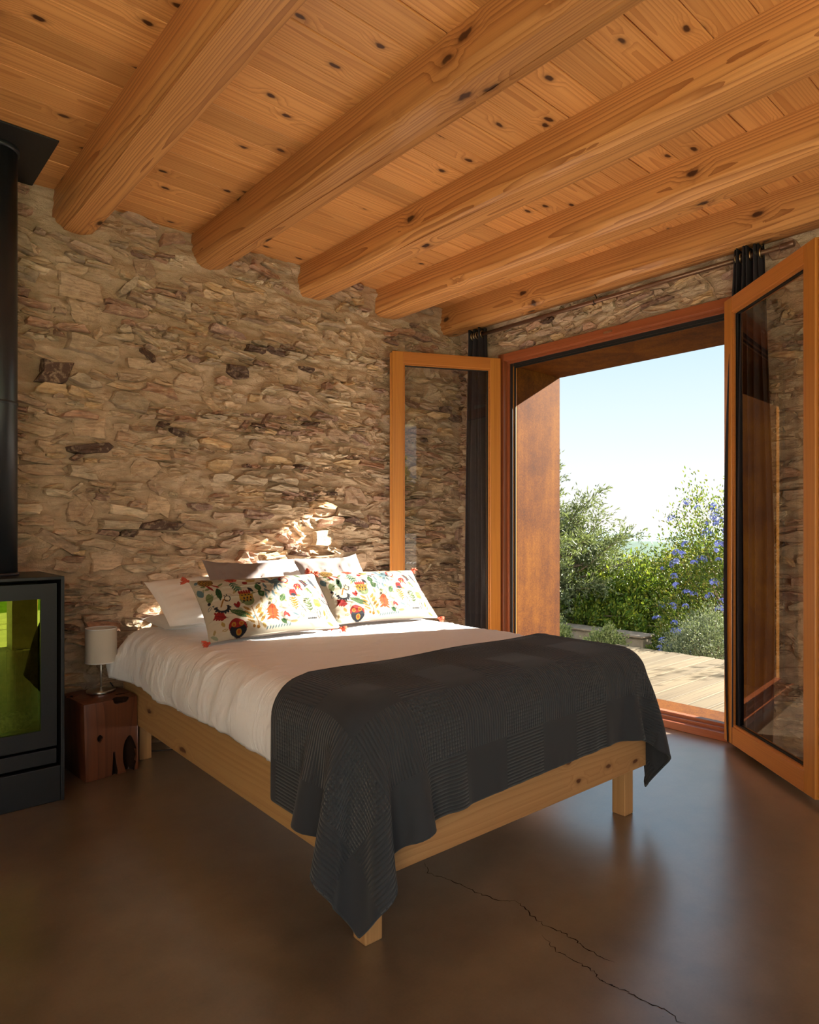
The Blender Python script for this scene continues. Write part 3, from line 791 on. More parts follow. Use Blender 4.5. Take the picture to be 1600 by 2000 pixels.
# ---- blanket: relaxed with a small position-based cloth solver over the bed's shape
def sim_blanket():
    LX, LY = 2.15, .775; nx, ny = 110, 40
    u = np.linspace(0, LX, nx); v = np.linspace(0, LY, ny)
    U, Vv = np.meshgrid(u, v, indexing='ij')
    rot = math.radians(1.6); cx, cy = BW/2+.0, .085
    A = U-LX/2; B = Vv-LY/2
    X = np.stack([cx+A*math.cos(rot)-B*math.sin(rot), cy+A*math.sin(rot)+B*math.cos(rot), np.full_like(A, .705)], -1)
    X[..., 2] += .004*np.sin(A*7+B*5)
    P = X.copy(); hx, hy = u[1], v[1]
    bx0, bx1, by0, by1, zt, r = -.040, BW+.040, -.022, 2.1, .694, .115
    def collide(Q):
        # rounded top edges: inner core box + radius
        c0 = np.array([bx0+r, by0+r, -1.0]); c1 = np.array([bx1-r, by1, zt-r])
        cl = np.clip(Q, c0, c1); d = Q-cl; ln = np.linalg.norm(d, axis=-1)
        ins = ln < r
        inside = ln < 1e-9
        sc_ = np.where(ins, r/np.maximum(ln, 1e-9), 1.0)
        N = cl+d*sc_[..., None]
        if inside.any():
            N[inside, 2] = zt
        # the wooden frame below has nearly square corners
        f0 = np.array([.012, .012, -1.0]); f1 = np.array([BW-.012, 2.1, .425]); rf = .026
        cl = np.clip(N, f0, f1); d = N-cl; ln = np.linalg.norm(d, axis=-1); hit = (ln < rf) & (ln > 1e-9)
        N[hit] = cl[hit]+d[hit]*(rf/ln[hit])[:, None]
        deep = ln <= 1e-9
        if deep.any():
            q = N[deep]; a_ = np.abs(q[:, 0]-f0[0]) < np.abs(q[:, 1]-f0[1])
            q[a_, 0] = f0[0]-rf; q[~a_, 1] = f0[1]-rf; N[deep] = q
        return N, ins
    def solve(Q, sl_a, sl_b, rest, k):
        a = Q[sl_a]; b = Q[sl_b]; d = b-a; ln = np.linalg.norm(d, axis=-1, keepdims=True)
        c = d*(k*.5*(ln-rest)/np.maximum(ln, 1e-9))
        Q[sl_a] = a+c; Q[sl_b] = b-c
    groups = []
    def grp(di, dj, rest, k):
        # colour the constraint graph along the main step direction
        step = max(abs(di), abs(dj)); per = 2*step
        for ph in range(per):
            if ph % per >= step and step > 1: pass
        ii = np.arange(nx); jj = np.arange(ny)
        I, J = np.meshgrid(ii, jj, indexing='ij')
        ok = (I+di >= 0) & (I+di < nx) & (J+dj >= 0) & (J+dj < ny)
        key = (I//max(1, abs(di))) % 2 if di != 0 else (J//max(1, abs(dj))) % 2
        for c in (0, 1):
            m = ok & (key == c)
            a = (I[m], J[m]); b = (I[m]+di, J[m]+dj); groups.append((a, b, rest, k))
    grp(1, 0, hx, 1.0); grp(0, 1, hy, 1.0)
    dg = math.hypot(hx, hy); grp(1, 1, dg, .45); grp(1, -1, dg, .45)
    grp(3, 0, 3*hx, .10); grp(0, 3, 3*hy, .10)
    g = np.array([0, 0, -9.8]); dt = 1/50
    pin = (X[..., 0] > bx0+r+.02) & (X[..., 0] < bx1-r-.02) & (X[..., 1] > by0+r+.02)
    X[pin, 2] = zt+.003*np.sin(X[pin, 0]*9+X[pin, 1]*14)+.004; XP = X[pin].copy(); P = X.copy()
    for stp in range(120):
        vel = (X-P)*(.97 if stp < 85 else .90)
        sp = np.linalg.norm(vel, axis=-1, keepdims=True); vel = vel*np.minimum(1, .03/np.maximum(sp, 1e-9))
        P = X.copy(); X = X+vel+g*dt*dt*.6
        for it in range(16):
            for a, b, rest, k in groups: solve(X, a, b, rest, k)
            X[pin] = XP
            X, ins = collide(X)
            X[..., 2] = np.maximum(X[..., 2], .02)
        # friction where it rests
        X[ins] = P[ins]+(X[ins]-P[ins])*.35
        X[pin] = XP
    return X, U, Vv, nx, ny
BX_, BU, BV, bnx, bny = sim_blanket()
bl = empty('blanket', BED_O, BED_R); tag(bl, 'charcoal waffle-weave blanket draped over the foot of the bed', 'blanket')
idx = np.arange(bnx*bny).reshape(bnx, bny)
Fq = np.stack([idx[:-1, :-1], idx[1:, :-1], idx[1:, 1:], idx[:-1, 1:]], -1).reshape(-1, 4)
bo = mesh_obj('waffle_cloth', BX_.reshape(-1, 3), Fq, M['blanket'], bl, smooth=True)
uvl = bo.data.uv_layers.new(name='UVMap')
uvv = np.stack([BU.ravel(), BV.ravel()], -1)[Fq.ravel()]
uvl.data.foreach_set('uv', uvv.astype(np.float32).ravel())
ms = bo.modifiers.new('smooth', 'SUBSURF'); ms.levels = 1; ms.render_levels = 2
mt_ = bo.modifiers.new('thickness', 'SOLIDIFY'); mt_.thickness = .006; mt_.offset = 1
loop = [BX_[i, 0] for i in range(bnx)]+[BX_[bnx-1, j] for j in range(1, bny)]+[BX_[i, bny-1] for i in range(bnx-2, -1, -1)]+[BX_[0, j] for j in range(bny-2, -1, -1)]
MB().tube([tuple(p+np.array([0, 0, .003])) for p in loop], .0050, 6, False).obj('hem', M['blanket'], bl, smooth=True)

# ------------------------------------------------------------------ pillows
def pillow_verts(w, h, th, nu=40, nv=28, pinch=.10, seed=1, wr=.008, sag=0.0):
    """closed pillow in its own plane: x width, y height, z thickness"""
    u = np.linspace(-1, 1, nu); v = np.linspace(-1, 1, nv); U, V = np.meshgrid(u, v, indexing='ij')
    # edges bow in between the pointed corners
    X = U*w/2*(1-pinch*(1-V**2)*np.abs(U)**2.0*.55); Y = V*h/2*(1-pinch*(1-U**2)*np.abs(V)**2.0)
    prof = ((1-np.abs(U)**2.6)*(1-np.abs(V)**2.6)).clip(0, 1)**.55
    nz = fbm2(U*2.1+seed, V*2.1, seed, 3)-.5
    cr = 1-np.abs(fbm2(U*2.6+seed, V*3.4, seed+3, 3)-.5)*2
    Z = th/2*prof
    edge = (1-prof)
    Zt = Z+prof*(wr*2.2*nz+wr*np.clip(cr-.82, 0, 1)/.18); Zb = -Z+prof*wr*nz
    bend = sag*(U**2-.3)
    top = np.stack([X, Y, Zt+bend], -1); bot = np.stack([X, Y, Zb+bend], -1)
    return top, bot
def pillow_obj(name, mat, parent, top, bot, smooth=True, backmat=None):
    nu, nv = top.shape[:2]; n = nu*nv
    V = np.concatenate([top.reshape(-1, 3), bot.reshape(-1, 3)]); id0 = np.arange(n).reshape(nu, nv)
    q = np.stack([id0[:-1, :-1], id0[1:, :-1], id0[1:, 1:], id0[:-1, 1:]], -1).reshape(-1, 4)
    F = np.concatenate([q, q[:, ::-1]+n])
    ring = list(id0[:, 0])+list(id0[-1, 1:])+list(id0[-2::-1, -1])+list(id0[0, -2:0:-1])
    E = [(ring[i], ring[i]+n, ring[(i+1) % len(ring)]+n, ring[(i+1) % len(ring)]) for i in range(len(ring))]
    o = mesh_obj(name, V, F.tolist()+[tuple(int(x) for x in e) for e in E], mat, parent, smooth=smooth)
    if backmat is not None:
        o.data.materials.append(backmat)
        mi = np.zeros(len(o.data.polygons), dtype=np.int32); mi[len(q):] = 1
        o.data.polygons.foreach_set('material_index', mi)
    return o
def pose(o, bottom_mid, width_dir, lean, h, roll=0.0):
    """stand a pillow on its lower edge: bottom_mid world, width_dir angle about z, lean from horizontal"""
    Rz = Matrix.Rotation(width_dir, 4, 'Z'); Rx = Matrix.Rotation(lean, 4, 'X'); Ry = Matrix.Rotation(roll, 4, 'Z')
    Mx = Matrix.Translation(bottom_mid) @ Rz @ Rx @ Ry @ Matrix.Translation((0, h/2, 0))
    o.location = Mx.to_translation(); o.rotation_euler = Mx.to_euler()
    WM[o.name] = Mx
# white sleeping pillows
def white_pillow(bm_, ang, lean, w, h, th, label, seed, group=None, roll=0.0):
    t, b = pillow_verts(w, h, th, seed=seed, pinch=.05, wr=.010)
    o = pillow_obj('pillow', M['white_lin'], None, t, b); pose(o, bm_, ang, math.radians(lean), h, roll)
    tag(o, label, 'pillow', group); return o
white_pillow((1.62, 3.30, .690), 0.0, 3, .66, .34, .09, 'white pillow lying flat on the mattress under the leaning white pillow', 41)
white_pillow((1.580, 3.110, .735), math.radians(-3), 28, .68, .40, .12, 'large white pillow leaning on the stone wall, its corner free beside the lamp', 43, roll=math.radians(2))
white_pillow((2.27, 3.25, .735), 0.0, 42, .68, .40, .12, 'white pillow almost hidden behind the two taupe pillows', 47)
def taupe(bm_, ang, lean, label, seed, w=.46, h=.42, roll=0.0):
    t, b = pillow_verts(w, h, .10, seed=seed, pinch=.16, wr=.012)
    o = pillow_obj('taupe_pillow', M['mauve'], None, t, b); pose(o, bm_, ang, math.radians(lean), h, roll)
    tag(o, label, 'pillow', 'taupe pillows on the bed'); return o
taupe((1.715, 3.10, .70), math.radians(-4), 50, 'taupe pillow standing in front of the large white pillow', 51, roll=math.radians(-2))
taupe((2.30, 3.10, .70), math.radians(-3), 51, 'taupe pillow standing between its twin and the glazed door leaf', 57, roll=math.radians(3))

# ---- printed cushions: motifs are painted into a vertex colour layer
def paint_cushion(nu, nv):
    """colours on a (nu, nv) grid; motif layout is given on a sheet 1200 wide, 660 high, y down"""
    U, V = np.meshgrid(np.linspace(0, 1200, nu), np.linspace(660, 0, nv), indexing='ij')
    C = np.empty((nu, nv, 3)); C[...] = (.38, .34, .265)
    cream = (.38, .34, .265); red = (.17, .010, .008); dk = (.010, .011, .016); grn = (.020, .058, .016); sage = (.060, .085, .036); och = (.19, .080, .007); yel = (.24, .13, .014); blu = (.070, .115, .130); org = (.23, .042, .006); wine = (.085, .006, .009); pale = (.105, .13, .055); lem = (.25, .17, .05)
    def put(m, c): C[m] = c
    def loc(x, y, rot):
        a = math.radians(rot); dx, dy = U-x, V-y
        return dx*math.cos(a)+dy*math.sin(a), -dx*math.sin(a)+dy*math.cos(a)
    def ell(x, y, a, b, c, rot=0): X, Y = loc(x, y, rot); put((X/a)**2+(Y/b)**2 < 1, c)
    def ring(x, y, a, w, c): d = np.hypot(U-x, V-y); put(np.abs(d-a) < w, c)
    def line(x0, y0, x1, y1, w, c):
        dx, dy = x1-x0, y1-y0; t = np.clip(((U-x0)*dx+(V-y0)*dy)/(dx*dx+dy*dy), 0, 1)
        put(np.hypot(U-x0-t*dx, V-y0-t*dy) < w, c)
    def lens(x, y, ln, w, rot):                       # leaf shape mask, long axis along rot
        X, Y = loc(x, y, rot); s = np.clip(1-(X/(ln/2))**2, 0, 1); return (np.abs(X) < ln/2) & (np.abs(Y) < w/2*s**.8), X, Y
    def leafm(x, y, ln, w, rot, c, vein=None, outline=False):
        m, X, Y = lens(x, y, ln, w, rot); put(m, c)
        if outline: m2, _, _ = lens(x, y, ln-14, w-12, rot); put(m2, cream)
        if vein is not None: put(m & (np.abs(Y) < 2.2), vein); put(m & (np.abs((X-np.abs(Y)*.8) % 17-8) < 1.6), vein)
    def fern(x, y, ln, w, rot, c, n=5):
        a = math.radians(rot); ux, uy = math.cos(a), math.sin(a)
        line(x-ux*ln/2, y-uy*ln/2, x+ux*ln/2, y+uy*ln/2, 4, c)
        for k in range(n):
            t = -ln*.38+ln*.76*k/(n-1); px, py = x+ux*t, y+uy*t
            for s in (-1, 1):
                ww = w*(.55+.45*math.sin(PI*(k+1)/(n+1))); b = a+s*1.0
                leafm(px+math.cos(b)*ww*.4, py+math.sin(b)*ww*.4, ww*.95, 15, math.degrees(b), c)
        leafm(x+ux*ln*.5, y+uy*ln*.5, 30, 16, rot, c)
    def oak(x, y, ln, w, rot, c, c2):
        a = math.radians(rot); ux, uy = math.cos(a), math.sin(a); m, X, Y = lens(x, y, ln, w*.75, rot); put(m, c)
        for k in range(4):
            t = -ln*.34+ln*.62*k/3
            for s in (-1, 1):
                b = a+s*.95; leafm(x+ux*t+math.cos(b)*w*.3, y+uy*t+math.sin(b)*w*.3, w*.55, 20, math.degrees(b), c)
        line(x-ux*ln*.6, y-uy*ln*.6, x+ux*ln*.4, y+uy*ln*.4, 2.5, c2)
    def tulip(x, y, s, c, base, stem=None):
        if stem: line(x, y+s*.6, stem[0], stem[1], 3, stem[2])
        for dx, r in ((-.42, -78), (0, -90), (.42, -102)): leafm(x+dx*s, y, s*1.5, s*.55, r, c)
        ell(x, y+s*.38, s*.5, s*.33, base)
    def lattice(x, y, a, b, c, gap, g=24, rot=0):
        X, Y = loc(x, y, rot); m = (X/a)**2+(Y/b)**2 < 1; put(m, gap)
        put(m & (np.abs((X+Y) % g-g/2) < g*.33) & (np.abs((X-Y) % g-g/2) < g*.33), c)
    # soft background sprigs
    rs = np.random.default_rng(5)
    for k in range(80):
        x, y = rs.uniform(30, 1170), rs.uniform(25, 635)
        leafm(x, y, rs.uniform(40, 75), rs.uniform(18, 30), rs.uniform(0, 180), [lem, pale, blu, (.25, .19, .085), (.19, .22, .155)][k % 5], outline=(k % 4 == 0))
    lattice(110, 70, 62, 52, dk, yel, 24, 20); leafm(120, 150, 90, 20, 60, red); leafm(170, 140, 80, 18, 40, red)
    leafm(30, 180, 90, 50, 80, blu); leafm(170, 235, 140, 50, 95, grn, dk); leafm(80, 260, 110, 60, 100, pale); ell(62, 315, 14, 15, dk)
    ring(160, 375, 52, 11, dk)
    for k in range(9): a = k*.42+.2; ell(160+66*math.cos(a), 375+66*math.sin(a), 10, 10, dk)
    put((V < 362) & (np.hypot(U-160, V-375) < 70), cream); line(150, 370, 190, 300, 6, och); line(190, 300, 225, 322, 6, och); ring(225, 300, 24, 4, dk); line(212, 280, 206, 262, 4, dk); line(228, 276, 228, 256, 4, dk)
    oak(120, 465, 105, 80, 200, red, wine); leafm(300, 375, 75, 30, -70, red); leafm(280, 380, 60, 24, -110, red)
    ell(245, 585, 78, 76, red); ell(245, 610, 72, 52, dk); ell(245, 556, 60, 32, red)
    for x, y, r in ((215, 560, 19), (280, 558, 20), (248, 628, 24)): ell(x, y, r, r, yel); ell(x, y, r*.55, r*.6, org)
    ell(390, 330, 62, 70, pale); ell(390, 300, 60, 50, yel)
    for k in range(5): leafm(346+k*22, 252, 46, 22, -90, red)
    for i in range(3):
        for j in range(3): ell(360+i*30+(j % 2)*10, 288+j*28, 7, 11, dk)
    leafm(295, 465, 190, 62, 25, grn, pale); line(430, 610, 405, 415, 4, och)
    for k in range(4):
        y = 575-k*42; leafm(405+k*-2-38, y-22, 78, 24, 40, och, lem); leafm(435-k*4+36, y-30, 78, 24, -45, och, lem)
    fern(330, 165, 120, 60, 75, (.035, .09, .055)); ell(330, 70, 52, 36, red)
    for k in range(7): a = k*.9; ell(330+42*math.cos(a), 70+30*math.sin(a), 16, 13, (.30, .05, .03))
    ell(330, 70, 14, 11, yel)
    for x, y in ((525, 215), (530, 285)): m, X, Y = lens(x, y, 78, 58, 80); put(m, grn); m, X, Y = lens(x, y, 34, 22, 80); put(m, sage)
    leafm(545, 165, 56, 30, 0, dk); leafm(450, 230, 62, 30, 50, dk); ell(430, 140, 24, 20, red); ell(490, 115, 42, 26, lem)
    # pale blue prancing animal: body, neck and legs
    ell(705, 150, 66, 36, blu, -20); leafm(650, 110, 90, 34, 60, blu); ell(625, 80, 22, 15, blu)
    for x, y in ((670, 250), (700, 270), (745, 230)): line(700, 165, x, y, 8, blu)
    line(765, 130, 800, 105, 6, blu); leafm(600, 130, 50, 22, 30, red)
    for x, y, r in ((590, 205, 80), (640, 300, 70), (590, 265, 60)): leafm(x, y, 70, 26, r, blu)
    leafm(710, 350, 100, 50, -50, grn, pale); leafm(610, 390, 85, 48, -60, lem, outline=True)
    oak(575, 485, 150, 120, 100, org, red); leafm(680, 520, 60, 34, -60, red); leafm(705, 525, 60, 30, -120, red); line(690, 545, 672, 610, 3, grn); leafm(655, 585, 62, 36, 40, grn)
    tulip(830, 300, 52, red, dk, (890, 515, dk)); line(800, 240, 815, 265, 4, red); fern(800, 420, 130, 62, -85, och); fern(940, 440, 140, 62, -88, sage)
    for k in range(3): leafm(905-26+k*26, 250-k % 2*8, 70, 22, -90+(k-1)*-25, red)
    for k in range(3): leafm(905-24+k*24, 215, 60, 20, -90+(k-1)*-35, red)
    ell(905, 238, 11, 12, yel); line(915, 270, 1010, 560, 3, (.06, .085, .05)); leafm(1015, 530, 110, 34, -75, dk, outline=True)
    ring(800, 130, 40, 6, red)
    for k in range(8): a = 1.6+k*.42; ell(800+48*math.cos(a), 130+48*math.sin(a), 8, 8, red)
    ell(825, 62, 40, 16, org); ell(825, 62, 16, 8, dk); oak(985, 175, 105, 66, 60, dk, org); leafm(970, 60, 95, 38, 50, sage, grn)
    leafm(1090, 165, 125, 42, 68, (.025, .028, .034)); leafm(1118, 222, 40, 18, 20, red); leafm(1015, 275, 95, 26, 60, grn, pale); leafm(1130, 285, 110, 26, 75, red, cream)
    tulip(1045, 415, 58, lem, yel, (1030, 570, sage)); lattice(1155, 500, 48, 62, org, cream, 26)
    for r in (-120, -90, -62): leafm(1155+math.cos(math.radians(r))*60, 425+math.sin(math.radians(r))*38, 84, 20, r, dk)
    tulip(1190, 300, 44, red, dk); leafm(1080, 525, 80, 24, -70, och)
    for k in range(5): ell(895+k*19, 580-k*1.5, 10, 8, dk, -30)
    for k in range(9): leafm(500+k*26, 628-k*1.5, 34, 12, -60, blu)
    for x, y, r in ((420, 610, 15), (385, 600, 13)): ell(x, y, r, r*1.1, och)
    return C
cnu, cnv = 330, 190
CW, CH = .665, .375
ct, cb = pillow_verts(CW, CH, .125, cnu, cnv, .09, 61, .007)
CC = paint_cushion(cnu, cnv)
def cushion(bm_, ang, lean, label, roll, src=None):
    e = empty('printed_cushion', (0, 0, 0))
    if src is None:
        o = pillow_obj('cushion_cover', M['print'], e, ct, cb, backmat=M['cushback'])
        n = cnu*cnv; cc = np.concatenate([CC.reshape(-1, 3), np.tile((.30, .25, .21), (n, 1))]); set_col(o.data, cc)
    else:
        o = link_copy(src, e)
    pose(e, bm_, ang, math.radians(lean), CH, roll)
    for sx in (-1, 1):
        for sy in (-1, 1):
            b = MB(); rs = np.random.default_rng(int(3+sx+2*sy))
            dx, dy = sx*.7, sy*.25
            b.tube([(0, 0, 0), (dx*.012, dy*.012, 0)], .006, 8)
            for k in range(16):
                a = rs.uniform(-.55, .55); bb = rs.uniform(-.4, .4); L_ = rs.uniform(.032, .042)
                d = Vector((dx*math.cos(a)-dy*math.sin(a), dx*math.sin(a)+dy*math.cos(a), bb)).normalized()
                b.tube([(dx*.010, dy*.010, 0), tuple(d*L_*.6), tuple(d*L_+Vector((0, 0, -.004)))], [.0032, .0036, .0022], 5)
            b.obj('tassel', M['tassel'], e, loc=(sx*CW/2*.985, sy*CH/2*.985, 0), smooth=True)
    tag(e, label, 'cushion', 'printed cushions on the bed'); return o
csrc = cushion((1.605, 2.735, .695), math.radians(-6), 43, 'cream cushion with folk flower print and red tassels, leaning on the large white pillow', math.radians(1))
cushion((2.285, 2.745, .695), math.radians(-5), 43, 'cream cushion with folk flower print and red tassels, beside the glazed door leaf', math.radians(-2), csrc)

# ------------------------------------------------------------------ stump side table
def apply_bool(base_bm, cutters):
    me = bpy.data.meshes.new('tmp'); base_bm.to_mesh(me); base_bm.free()
    ob = bpy.data.objects.new('tmp', me); COL.objects.link(ob); tmp = []
    for cbm in cutters:
        m2 = bpy.data.meshes.new('tmpc'); cbm.to_mesh(m2); cbm.free(); c = bpy.data.objects.new('tmpc', m2); COL.objects.link(c); tmp.append(c)
        md = ob.modifiers.new('b', 'BOOLEAN'); md.object = c; md.operation = 'DIFFERENCE'; md.solver = 'EXACT'
    dg = bpy.context.evaluated_depsgraph_get(); dg.update()
    res = bpy.data.meshes.new_from_object(ob.evaluated_get(dg))
    for c in tmp+[ob]: bpy.data.objects.remove(c)
    return res
def blob(c, r, seed, sub=3, amp=.25):
    bm = bmesh.new(); bmesh.ops.create_icosphere(bm, subdivisions=sub, radius=1.0)
    rs = np.random.default_rng(seed); ph = rs.uniform(0, 9, 6)
    for v in bm.verts:
        d = v.co.normalized(); k = 1+amp*(math.sin(d.x*3+ph[0])*math.cos(d.z*2.5+ph[1])+.4*math.sin(d.y*5+d.z*4+ph[2]))
        v.co = Vector((c[0]+d.x*r[0]*k, c[1]+d.y*r[1]*k, c[2]+d.z*r[2]*k))
    return bm
def make_stump():
    bm = bmesh.new()
    base = [(-.125, -.16), (.128, -.145), (.135, .02), (.09, .145), (-.05, .165), (-.135, .14), (-.13, -.01)]
    lower = [bm.verts.new((x*1.0+.004, y, 0)) for x, y in base]; upper = [bm.verts.new((x*(.99 if x > 0 else 1.04), y*1.0, .368)) for x, y in base]
    n = len(base)
    bm.faces.new(lower[::-1]); bm.faces.new(upper)
    for i in range(n): bm.faces.new((lower[i], lower[(i+1) % n], upper[(i+1) % n], upper[i]))
    bmesh.ops.bevel(bm, geom=list(bm.edges), offset=.006, segments=2, profile=.5, affect='EDGES')
    spec_ = [((.045, -.150, .378), (.040, .050, .045), 1, 3, .2), ((-.055, -.158, .195), (.013, .035, .018), 2, 2, .2),
             ((.088, -.155, .075), (.032, .060, .110), 3, 3, .12), ((.015, -.165, .02), (.015, .05, .085), 4, 2, .3),
             ((-.14, .05, .378), (.06, .035, .02), 6, 2, .3), ((.085, -.06, .376), (.045, .012, .016), 8, 2, .3)]
    me = apply_bool(bm, [blob(*q) for q in spec_])
    e = empty('stump_table', (1.045, 3.505, 0), math.radians(2)); tag(e, 'reddish brown tree-stump side table with hollows beside the bed', 'side table')
    me.materials.clear(); me.materials.append(M['stump']); me.materials.append(M['hole'])
    for p in me.polygons:
        c = p.center; p.material_index = 0
        inside_box = abs(c.x) < .118 and c.y > -.1415 and .004 < c.z < .3655
        if inside_box and p.normal.z > -1 and any(sum(((c[k]-q[0][k])/(q[1][k]*1.5))**2 for k in range(3)) < 1 for q in spec_): p.material_index = 1  # faces inside the hollows get their shade as a dark colour
    o = bpy.data.objects.new('stump_block', me); COL.objects.link(o); o.parent = e; shade_auto(o, 30)
    return e
stump = make_stump()

# ---- lamp
lamp = empty('table_lamp', (1.062, 3.555, .369)); tag(lamp, 'small table lamp with a white drum shade on the stump table', 'lamp')
shade_auto(MB().lathe([(0, 0), (.066, 0), (.069, .003), (.069, .010), (.064, .014), (.020, .022), (.007, .026), (0, .026)], 40).obj('base', M['chrome'], lamp), 25)
MB().tube([(0, 0, .02), (0, 0, .20)], .0048, 12).obj('stem', M['chrome'], lamp, smooth=True)
MB().lathe([(.0, .19), (.014, .19), (.014, .245), (.0, .245)], 16).obj('socket', M['paint_white'], lamp, smooth=False)
sh = MB().lathe([(.0745, .152), (.0735, .322), (.0722, .322), (.0732, .152), (.0745, .152)], 56).obj('lamp_shade', M['shade'], lamp); shade_auto(sh, 30)
for zz, r_ in ((.153, .0742), (.321, .0732)):
    MB().lathe([(r_-.0015, zz-.002), (r_+.001, zz-.002), (r_+.001, zz+.002), (r_-.0015, zz+.002), (r_-.0015, zz-.002)], 56).obj('shade_ring', M['white_lin'], sh, smooth=True)
spd = MB()
for k in range(3): a = k*2*PI/3+.4; spd.tube([(.013*math.cos(a), .013*math.sin(a), .24), (.073*math.cos(a), .073*math.sin(a), .30)], .0015, 6)
spd.obj('shade_spider', M['chrome'], lamp, smooth=True)
cdp = [(1.12, 3.60, .40), (1.19, 3.66, .30), (1.22, 3.66, .10), (1.26, 3.62, .008), (1.34, 3.56, .006), (1.43, 3.52, .006), (1.52, 3.53, .006)]
tag(MB().tube(cdp, .0032, 8).obj('power_cord', M['cord'], smooth=True), 'thin black power cord trailing on the floor under the bed', 'cord')

# ------------------------------------------------------------------ stove
SX0, SX1, SY0, SY1, SZ = .36, .805, 3.205, 3.655, .985
stv = empty('wood_stove', ((SX0+SX1)/2, (SY0+SY1)/2, 0)); tag(stv, 'black steel wood stove with a large glass door', 'stove')
sb = 'steel_black'
part_box('side_panel', (SX1-.014, SY0, .0), (SX1, SY1, SZ), M[sb], stv, .002)
part_box('side_panel', (SX0, SY0, .0), (SX0+.014, SY1, SZ), M[sb], stv, .002)
part_box('top_plate', (SX0+.014, SY0, SZ-.014), (SX1-.014, SY1, SZ), M[sb], stv, .002)
part_box('back_panel', (SX0+.014, SY1-.02, .0), (SX1-.014, SY1, SZ-.014), M[sb], stv)
part_box('plinth_panel', (SX0+.014, SY0+.004, .0), (SX1-.014, SY0+.03, .155), M[sb], stv, .003)
part_box('drawer_front', (SX0+.020, SY0+.008, .168), (SX1-.030, SY0+.03, .232), M[sb], stv, .003)
part_box('firebox_floor', (SX0+.02, SY0+.05, .25), (SX1-.02, SY1-.03, .27), M['firebrick'], stv)
part_box('firebox_back', (SX0+.02, SY1-.06, .27), (SX1-.02, SY1-.03, .93), M['firebrick'], stv)
for k in range(12): part_box('back_rib', (SX0+.03+k*.033, SY1-.067, .30), (SX0+.043+k*.033, SY1-.058, .62), M['firebrick'], stv)
tag(MB().tube([(.46, 3.42, .325), (.72, 3.47, .315)], [.05, .043], 12).obj('firewood_log', M['ash'], smooth=True), 'charred log lying inside the black stove', 'log')
dr = MB(); z0, z1, x0, x1 = .245, .955, SX0+.022, SX1-.030
f_ = .062
dr.box((x0, SY0+.006, z0), (x0+f_, SY0+.034, z1)).box((x1-f_, SY0+.006, z0), (x1, SY0+.034, z1)).box((x0+f_, SY0+.006, z1-.065), (x1-f_, SY0+.034, z1)).box((x0+f_, SY0+.006, z0), (x1-f_, SY0+.034, z0+.075))
org = Vector(wm(stv).to_translation())
dr.v = [tuple(Vector(p)-org) for p in dr.v]
door = dr.obj('stove_door', M[sb], stv)
gy = SY0+.016
MB().add([tuple(Vector(p)-org) for p in ((x0+f_, gy, z0+.075), (x1-f_, gy, z0+.075), (x1-f_, gy, z1-.065), (x0+f_, gy, z1-.065))], [(0, 1, 2, 3)]).obj('stove_glass', M['stoveglass'], door)
PX, PY = .590, 3.43
pp = empty('stove_pipe', (PX, PY, SZ)); tag(pp, 'matt black stove pipe rising to the ceiling', 'pipe')
MB().tube([(0, 0, 0), (0, 0, ZC-SZ-.004)], .076, 36).obj('flue', M['pipe'], pp, smooth=True)
MB().lathe([(.076, .0), (.082, .0), (.082, .012), (.076, .014)], 36).obj('collar', M['pipe'], pp, smooth=True)
MB().lathe([(.0762, .76), (.0785, .762), (.0785, .772), (.0762, .774)], 36).obj('pipe_joint', M['pipe'], pp, smooth=True)
MB().lathe([(.076, ZC-SZ-.03), (.084, ZC-SZ-.03), (.084, ZC-SZ-.005), (.076, ZC-SZ-.005)], 36).obj('top_ring', M['pipe'], pp, smooth=True)
cp = MB().box((.345, 3.21, ZC-.008), (.785, YB-.005, ZC-.001), .001).obj('ceiling_plate', M['plate'])
tag(cp, 'black steel fire plate on the ceiling around the stove pipe', 'metal plate')

# ------------------------------------------------------------------ terrace and garden in front of the open door
dk_ = MB().box((XO+.01, -3.0, -.40), (6.35, 3.80, -.062)).obj('terrace_base', M['soil']); tag(dk_, 'weathered timber deck outside the open door', kind='structure')
DX0, DX1 = XO+.012, 6.30
bd = None; y = 3.81; k = 0
while y > -3.0:
    w = .138; y0 = y-w
    L_ = DX1-DX0; 
    if bd is None:
        bd = MB().box((-L_/2, -w/2, 0), (L_/2, w/2, .024), .003).obj('deck_board', M['deck'], dk_, loc=((DX0+DX1)/2, (y+y0)/2, -.056))
    else:
        link_copy(bd, dk_, ((DX0+DX1)/2+random.uniform(-.012, .012), (y+y0)/2, -.056+random.uniform(-.002, .002)))
    y = y0-.010
part_edge = MB().box((DX1-.005, -3.0, -.16), (DX1+.02, 3.81, -.058), .003).obj('edge_board', M['deck'], dk_)

def terrain(x, y):
    d = max(0.0, x-12.0)
    return -.42-.0022*d*d if d < 60 else -8.3-.26*(d-60)
gx = np.concatenate([np.linspace(4.43, 12, 16), np.linspace(13, 90, 24), np.linspace(100, 260, 8)]); gy_ = np.linspace(-60, 160, 40)
GV = [(x, y, max(terrain(x, y), -48)) for x in gx for y in gy_]; n = len(gy_)
tag(mesh_obj('ground', GV, [(i*n+j, (i+1)*n+j, (i+1)*n+j+1, i*n+j+1) for i in range(len(gx)-1) for j in range(n-1)], M['soil'], smooth=True), 'bare garden soil falling away beyond the planting', kind='structure')

pw = MB().box((7.20, 4.02, -.45), (7.42, 9.0, -.10), .015).obj('planter_wall', M['concrete_wall']); tag(pw, 'low weathered concrete planter wall beyond the deck', 'wall')
MB().box((7.16, 4.00, -.10), (7.48, 9.02, -.075), .008).obj('coping', M['coping'], pw)

